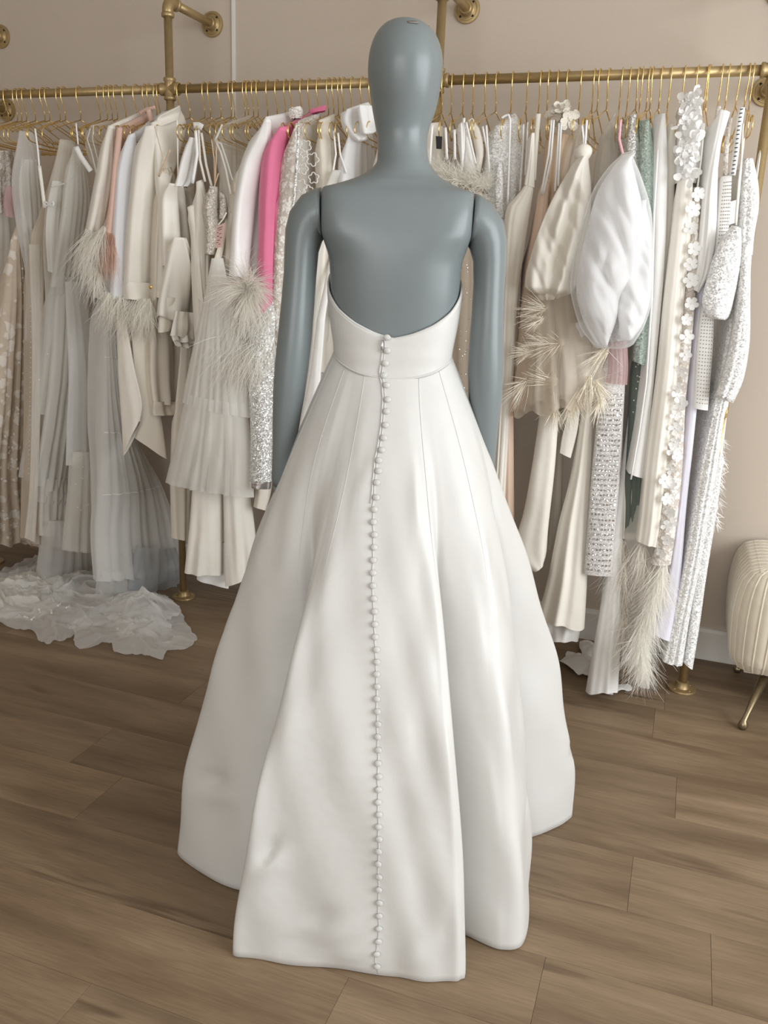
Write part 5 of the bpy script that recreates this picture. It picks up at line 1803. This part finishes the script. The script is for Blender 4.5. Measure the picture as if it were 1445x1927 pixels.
simple('pointed_sash_gown', 'ivory satin gown panel falling to a pointed hem between peach gown and long ivory gown', 'dress', 'ivory_satin', [(1018, 760), (1002, 870), (986, 960), (965, 1046), (1004, 1076)], [(1052, 770), (1044, 880), (1032, 990), (1028, 1040), (1022, 1062)], yn=NEAR - .03, folds=1, amp=.008, thick=.10, hang=True, bulge=.02)
simple('tie_end', 'short ivory tie end hanging beside the pointed satin panel', 'sash', 'ivory_matte', [(1070, 740), (1066, 790), (1058, 820), (1053, 852)], [(1094, 745), (1088, 800), (1082, 830), (1074, 862)], yn=NEAR - .02, folds=1, amp=.004, thick=.02, hang=True)
simple('shadow_cream_dress', 'cream dress deep behind the pointed satin panel', 'dress', 'cream_matte', [(1048, 780), (1040, 900), (1028, 1034)], [(1062, 780), (1058, 900), (1056, 1030)], yn=NEAR + .12, folds=2, amp=.005, thick=.12, hang=True)
g = garment('long_ivory_gown', 'long ivory crepe gown with a curved double hem above the floor', 'dress', [(1010, 1200)], [(1100, 1200)])
cloth('outer_skirt', 'ivory_matte', [(1100, 740), (1078, 880), (1052, 980), (1030, 1090), (1009, 1164)], [(1118, 740), (1112, 900), (1106, 1050), (1104, 1110), (1100, 1178)], g, yn=NEAR - .01, folds=2, amp=.010, thick=.24, hemw=.010, hemf=1, hang=True)
cloth('under_skirt', 'white_matte', [(1030, 1090), (1018, 1150), (1008, 1196)], [(1096, 1100), (1096, 1160), (1088, 1204)], g, yn=NEAR + .03, folds=2, amp=.012, thick=.22, hemw=.008, hemf=1)

g = garment('disc_sequin_dress', 'pale net dress set with rows of round silver sequins', 'dress', [(1098, 1082)], [(1152, 1082)])
o = cloth('net_panel', 'glitter_net', [(1134, 690), (1122, 800), (1112, 900), (1106, 980), (1098, 1080)], [(1178, 690), (1172, 800), (1166, 900), (1160, 980), (1152, 1084)], g, yn=NEAR - .035, folds=1, amp=.003, thick=.20, hang=True, bulge=.012)
scatter_beads('silver_sequins', 'silver', g, o, 0, .0036, 71, (.08, .94, .12, .985), (7, 36), True, .001)
cloth('ruffle_bib', 'tulle_pink', [(1142, 646), (1144, 690), (1140, 720)], [(1180, 640), (1182, 690), (1180, 724)], g, yn=NEAR - .045, folds=5, amp=.006, topf=1, thick=.06)
g = garment('mint_sequin_gown', 'mint green sequinned gown squeezed behind the tulle puff sleeve', 'dress', [(1185, 880)], [(1222, 880)])
cloth('sequin_top', 'sequin_mint', [(1216, 226), (1206, 290), (1204, 400), (1212, 520), (1196, 640), (1192, 680)], [(1222, 224), (1232, 300), (1236, 400), (1232, 520), (1226, 640), (1218, 690)], g, yn=NEAR - .02, folds=2, amp=.005, **D)
o = cloth('dark_skirt', 'sage_dark', [(1190, 660), (1186, 760), (1176, 900), (1172, 1000)], [(1228, 660), (1222, 760), (1214, 900), (1208, 1000)], g, yn=NEAR + .02, folds=4, amp=.008, **D)
scatter_beads('pearls', 'pearl', g, o, 26, .0028, 73, (.1, .9, 0, .35))
simple('beaded_silver_top', 'slim silver beaded top with pink ribbon beside it above the tulle puff sleeve', 'top', 'sequin_silver', [(1190, 216), (1182, 260), (1178, 310), (1180, 400)], [(1198, 214), (1202, 260), (1206, 320), (1204, 400)], yn=NEAR + .0, folds=1, amp=.004, **D)
simple('teal_dress', 'dark teal dress almost hidden behind the mint sequinned gown', 'dress', 'sage_dark', [(1203, 230), (1200, 300), (1204, 420)], [(1214, 230), (1214, 300), (1212, 420)], yn=NEAR + .07, folds=1, amp=.004, thick=.2)

g = garment('white_crepe_coat', 'white crepe column coat with a corded front edge', 'coat', [(1185, 900)], [(1235, 900)])
cloth('coat_body', 'white_matte', [(1246, 214), (1236, 270), (1230, 400), (1228, 520), (1220, 680), (1200, 800), (1182, 890)], [(1252, 213), (1256, 300), (1254, 420), (1250, 500), (1240, 620), (1226, 760), (1210, 900)], g, yn=NEAR - .04, folds=1, amp=.004, **D)
ribbon(g, [(1238, 280, NEAR - .055), (1231, 400, NEAR - .055), (1227, 560, NEAR - .055), (1216, 720, NEAR - .06), (1203, 810, NEAR - .06), (1187, 902, NEAR - .06)], 'white_satin', .005, NEAR - .055, 'edge_cord', .0025)
simple('blush_collar_coat', 'pale blush coat between the white column coat and the petal-collar gown', 'coat', 'ivory_matte', [(1264, 234), (1252, 290), (1248, 380), (1248, 480), (1240, 620)], [(1268, 232), (1272, 290), (1268, 380), (1262, 480), (1254, 620)], yn=NEAR + .0, folds=1, amp=.004, **D)
simple('cream_coat_panel', 'cream coat hem behind the column coat', 'coat', 'ivory_matte', [(1204, 760), (1184, 830), (1170, 920), (1158, 1008)], [(1232, 760), (1226, 840), (1218, 930), (1208, 1016)], yn=NEAR + .03, folds=1, amp=.004, thick=.2, hang=True)
g = garment('petal_collar_gown', 'cream satin gown with a collar of ruffled white fabric petals', 'dress', [(1200, 1020)], [(1236, 1028)])
cloth('gown_column', 'ivory_satin', [(1275, 336), (1264, 440), (1250, 560), (1236, 700), (1216, 850), (1204, 970), (1198, 1018)], [(1304, 336), (1300, 440), (1288, 560), (1276, 700), (1258, 850), (1242, 990), (1235, 1029)], g, yn=NEAR - .05, folds=2, amp=.007, topf=.5, **D)
cloth('collar_base', 'white_matte', [(1296, 172), (1282, 220), (1274, 280), (1272, 345)], [(1312, 176), (1322, 220), (1320, 280), (1310, 345)], g, yn=NEAR - .02, folds=2, amp=.005, thick=.2)
rn = random.Random(23)
for k in range(64):
    t = rn.random()
    px = lerp(1298, 1292, t) + rn.uniform(-22, 22) * (.55 + .45 * sin(pi * min(1, t * 1.3)))
    py = lerp(172, 338, t)
    P = at(px, py, NEAR - .055 + rn.uniform(-.02, .015))
    flower(g, P, Vector((rn.uniform(-1, 1), -.8, rn.uniform(-.6, .8))).normalized(), rn.uniform(.014, .026), 'petal_white', rn.uniform(0, 6), 2 + k % 2, 'fabric_petal')

g = garment('flower_vine_gown', 'grey-beige lace gown bearing a vine of white cut-out fabric flowers', 'dress', [(1225, 1060)], [(1262, 1060)])
o = cloth('lace_column', 'lace_white', [(1309, 352), (1302, 430), (1290, 560), (1278, 660), (1264, 760), (1252, 880), (1242, 980), (1226, 1062)], [(1320, 352), (1314, 440), (1308, 560), (1300, 660), (1290, 760), (1284, 880), (1274, 980), (1262, 1062)], g, yn=NEAR - .04, folds=1, amp=.003, **D)
rn = random.Random(29)
for (px, py) in ((1313, 365), (1307, 395), (1301, 430), (1304, 468), (1300, 498), (1300, 528), (1298, 572), (1290, 602), (1288, 634), (1291, 668), (1279, 698), (1277, 729), (1283, 760), (1268, 782), (1270, 806), (1266, 832), (1275, 858), (1262, 884), (1264, 912), (1256, 938), (1262, 964), (1252, 990), (1258, 1016), (1246, 1040), (1278, 745), (1270, 850), (1254, 905), (1266, 985)):
    P = at(px + rn.uniform(-4, 4), py, NEAR - .062 + rn.uniform(-.006, .006))
    flower(g, P, Vector((rn.uniform(-.6, .6), -1, rn.uniform(-.5, .6))).normalized(), rn.uniform(.014, .023), 'petal_white', rn.uniform(0, 6), rn.choice((4, 5, 5)))
ribbon(g, [(1325, 232), (1319, 300), (1312, 356)], 'ivory_satin', .005, NEAR - .03)
for (px, py, r_) in ((1232, 928, .016), (1238, 946, .017), (1228, 952, .014), (1226, 1020, .014), (1232, 938, .012)):
    flower(g, at(px, py, NEAR + .0), Vector((-.2, -1, .2)).normalized(), r_, 'rose', px, 4, 'rose_flower')

simple('white_satin_blouse', 'white satin blouse tapering to a point beside the studded dress', 'blouse', 'white_satin', [(1354, 206), (1344, 260), (1326, 340), (1318, 420), (1312, 500), (1306, 546)], [(1374, 212), (1352, 290), (1350, 360), (1347, 440), (1336, 510), (1314, 552)], yn=NEAR - .045, folds=2, amp=.009, thick=.2)
simple('lilac_slip', 'smooth lilac-white slip dress hanging below the studded dress', 'dress', 'lilac_white', [(1320, 500), (1312, 600), (1302, 700), (1295, 800), (1284, 920), (1266, 1050), (1246, 1140), (1226, 1190)], [(1332, 500), (1326, 620), (1312, 760), (1303, 850), (1292, 950), (1284, 1050), (1276, 1150), (1266, 1206)], yn=NEAR - .015, folds=1, amp=.004, hang=True, **D)
g = garment('studded_dress', 'white dress with a grid of small dark metal studs', 'dress', [(1305, 770)], [(1332, 770)])
o = cloth('studded_column', 'white_matte', [(1359, 332), (1352, 400), (1345, 470), (1320, 580), (1311, 660), (1305, 768)], [(1377, 330), (1374, 400), (1366, 470), (1346, 580), (1341, 660), (1332, 772)], g, yn=NEAR - .03, folds=1, amp=.003, **D)
scatter_beads('metal_studs', 'antique_brass', g, o, 0, .0015, 75, (.08, .92, .02, .98), (5, 62), False)
for a in ([(1352, 200), (1348, 230), (1342, 262)], [(1374, 222), (1368, 262), (1364, 330)]):
    ribbon(g, a, 'lace_white', .012, NEAR)
g = garment('dashed_strap_top', 'ivory top on a white shoulder strap barred with short black dashes', 'top', [(1365, 420)], [(1390, 420)])
st = ribbon(g, [(1396, 202), (1390, 240), (1384, 290), (1378, 330)], 'white_satin', .016, NEAR - .03)
for k in range(16):
    t = (k + .5) / 16
    p = along([(1396, 202), (1390, 240), (1384, 290), (1378, 330)], t)
    a, b = at(p[0] - 3, p[1], NEAR - .034), at(p[0] + 3, p[1] - 1, NEAR - .034)
    MB().tube([a, b], .0013, 5).build('black_bar', 'glass_black', st)
cloth('top_body', 'tulle_ivory', [(1378, 322), (1374, 370), (1372, 430)], [(1392, 318), (1392, 370), (1390, 430)], g, yn=NEAR + .02, folds=2, amp=.004, thick=.2)
o = cloth('care_label', 'white_matte', [(1372, 380), (1369, 424)], [(1386, 376), (1382, 420)], g, yn=NEAR - .03, folds=1, amp=.001, thick=.002)

g = garment('sequin_mermaid_gown', 'long white sequinned gown with bell sleeves, last on the rack before the corner pipe', 'dress', [(1250, 1245)], [(1305, 1245)])
cloth('sequin_bodice', 'sequin_white', [(1402, 298), (1394, 360), (1391, 430), (1392, 480)], [(1417, 298), (1427, 345), (1428, 390), (1420, 440), (1416, 480)], g, yn=NEAR - .02, folds=2, amp=.006, thick=.2)
cloth('sequin_skirt', 'sequin_white', [(1393, 460), (1380, 560), (1358, 680), (1340, 780), (1318, 880), (1292, 1040), (1270, 1150), (1247, 1244)], [(1416, 460), (1408, 560), (1388, 700), (1364, 780), (1350, 880), (1320, 1050), (1300, 1150), (1284, 1252)], g, yn=NEAR - .015, folds=3, amp=.008, topf=.6, **D)
cloth('sequin_godet', 'sequin_white', [(1352, 860), (1330, 980), (1312, 1080), (1298, 1180), (1287, 1248)], [(1362, 860), (1346, 980), (1330, 1080), (1316, 1180), (1303, 1260)], g, yn=NEAR + .0, folds=1, amp=.004, thick=.2)
cloth('bell_sleeve', 'sequin_white', [(1376, 424), (1350, 466), (1334, 510), (1321, 566), (1330, 594)], [(1394, 432), (1396, 480), (1386, 540), (1374, 590), (1366, 602)], g, yn=NEAR - .08, folds=1, amp=.004, thick=.09, close=.004, bulge=.02)
cloth('long_sleeve', 'sequin_white', [(1397, 460), (1390, 560), (1372, 660), (1356, 720), (1347, 744)], [(1413, 450), (1412, 560), (1411, 640), (1400, 710), (1380, 758)], g, yn=NEAR - .075, folds=2, amp=.006, thick=.08, close=.004)
for a in ([(1398, 232), (1394, 320), (1385, 424)], [(1400, 260), (1390, 340), (1384, 420)]):
    ribbon(g, a, 'ivory_satin', .005, NEAR - .05)
g = garment('zip_back_gown', 'white fringed gown with a long gold zip, behind the sequinned gown', 'dress', [(1335, 990)], [(1358, 990)])
cloth('fringed_edge', 'petal_white', [(1372, 700), (1350, 830), (1338, 920), (1330, 990)], [(1378, 700), (1362, 830), (1352, 920), (1344, 990)], g, yn=NEAR + .04, folds=2, amp=.006, thick=.18, hang=True)
strands('fringe', 'petal_white', g, line_roots([(1359, 830), (1352, 900), (1346, 985)], NEAR + .05, (.6, -.3, -.6), 24), 160, .03, .4, .2, .002, 81)
P0, P1 = at(1366, 772, NEAR - .0), at(1341, 932, NEAR - .0)
MB().tube([P0, P0.lerp(P1, .5), P1], .0024, 6).build('zip', 'hanger_gold', g)
Pz = [at(px, py, NEAR - .005) for px, py in ((1361, 768), (1369, 766), (1366, 786), (1359, 787), (1361, 768))]
MB().tube(Pz, .0016, 5).build('zip_pull', 'hanger_gold', g)

g = garment('ostrich_train_gown', 'ostrich feather gown whose long grey-white feather train brushes the floor', 'dress', [(1170, 1330)], [(1255, 1330)])
cloth('gown_core', 'feather_grey', [(1172, 1000), (1176, 1060), (1186, 1140), (1196, 1220), (1200, 1290)], [(1262, 1000), (1250, 1080), (1236, 1150), (1224, 1220), (1222, 1295)], g, yn=NEAR + .02, folds=2, amp=.006, thick=.12, hang=True)
down = Vector((0, -.25, -1))
strands('feather_train', 'feather_grey', g, line_roots([(1172, 1020), (1174, 1080), (1172, 1140), (1178, 1180)], NEAR - .0, (-.05, -.2, -1), 24, .05), 700, .14, .30, .3, .0016, 91)
strands('feather_train', 'feather_grey', g, line_roots([(1205, 1018), (1225, 1060), (1250, 1040), (1245, 1090)], NEAR - .03, (-.05, -.25, -1), 24, .05), 700, .14, .24, .3, .0017, 92)
strands('feather_train', 'feather_white', g, line_roots([(1250, 1060), (1232, 1120), (1216, 1170), (1206, 1200)], NEAR - .05, (-.12, -.25, -1), 30, .04), 900, .15, .32, .35, .0017, 93)
strands('feather_train', 'feather_white', g, line_roots([(1205, 1170), (1205, 1215), (1212, 1245)], NEAR - .06, (.12, -.4, -1), 24, .04), 800, .12, .34, .1, .0016, 94)

g = garment('white_train_gown', 'plain white gown reaching the floor with its train crumpled behind it', 'dress', [(1101, 1300)], [(1164, 1300)])
cloth('skirt', 'white_matte', [(1150, 1000), (1138, 1100), (1126, 1170), (1112, 1240), (1102, 1298)], [(1172, 1000), (1168, 1100), (1168, 1180), (1166, 1240), (1163, 1300)], g, yn=NEAR - .0, folds=2, amp=.007, thick=.18, hang=True, hemw=.006, hemf=1)
puddle('train', 'white_matte', g, [(1054, 1248), (1066, 1236), (1086, 1236), (1110, 1240), (1130, 1258), (1130, 1276), (1104, 1276), (1080, 1266)], .03, 31, 4, 14, 60)
puddle('train', 'white_matte', g, [(1090, 1220), (1104, 1208), (1122, 1214), (1130, 1240), (1108, 1244)], .04, 32, 3, 12, 50)
puddle('train', 'white_matte', g, [(1112, 1296), (1150, 1290), (1175, 1288), (1178, 1298), (1160, 1304), (1136, 1308), (1122, 1304)], .02, 33, 4, 12, 50)
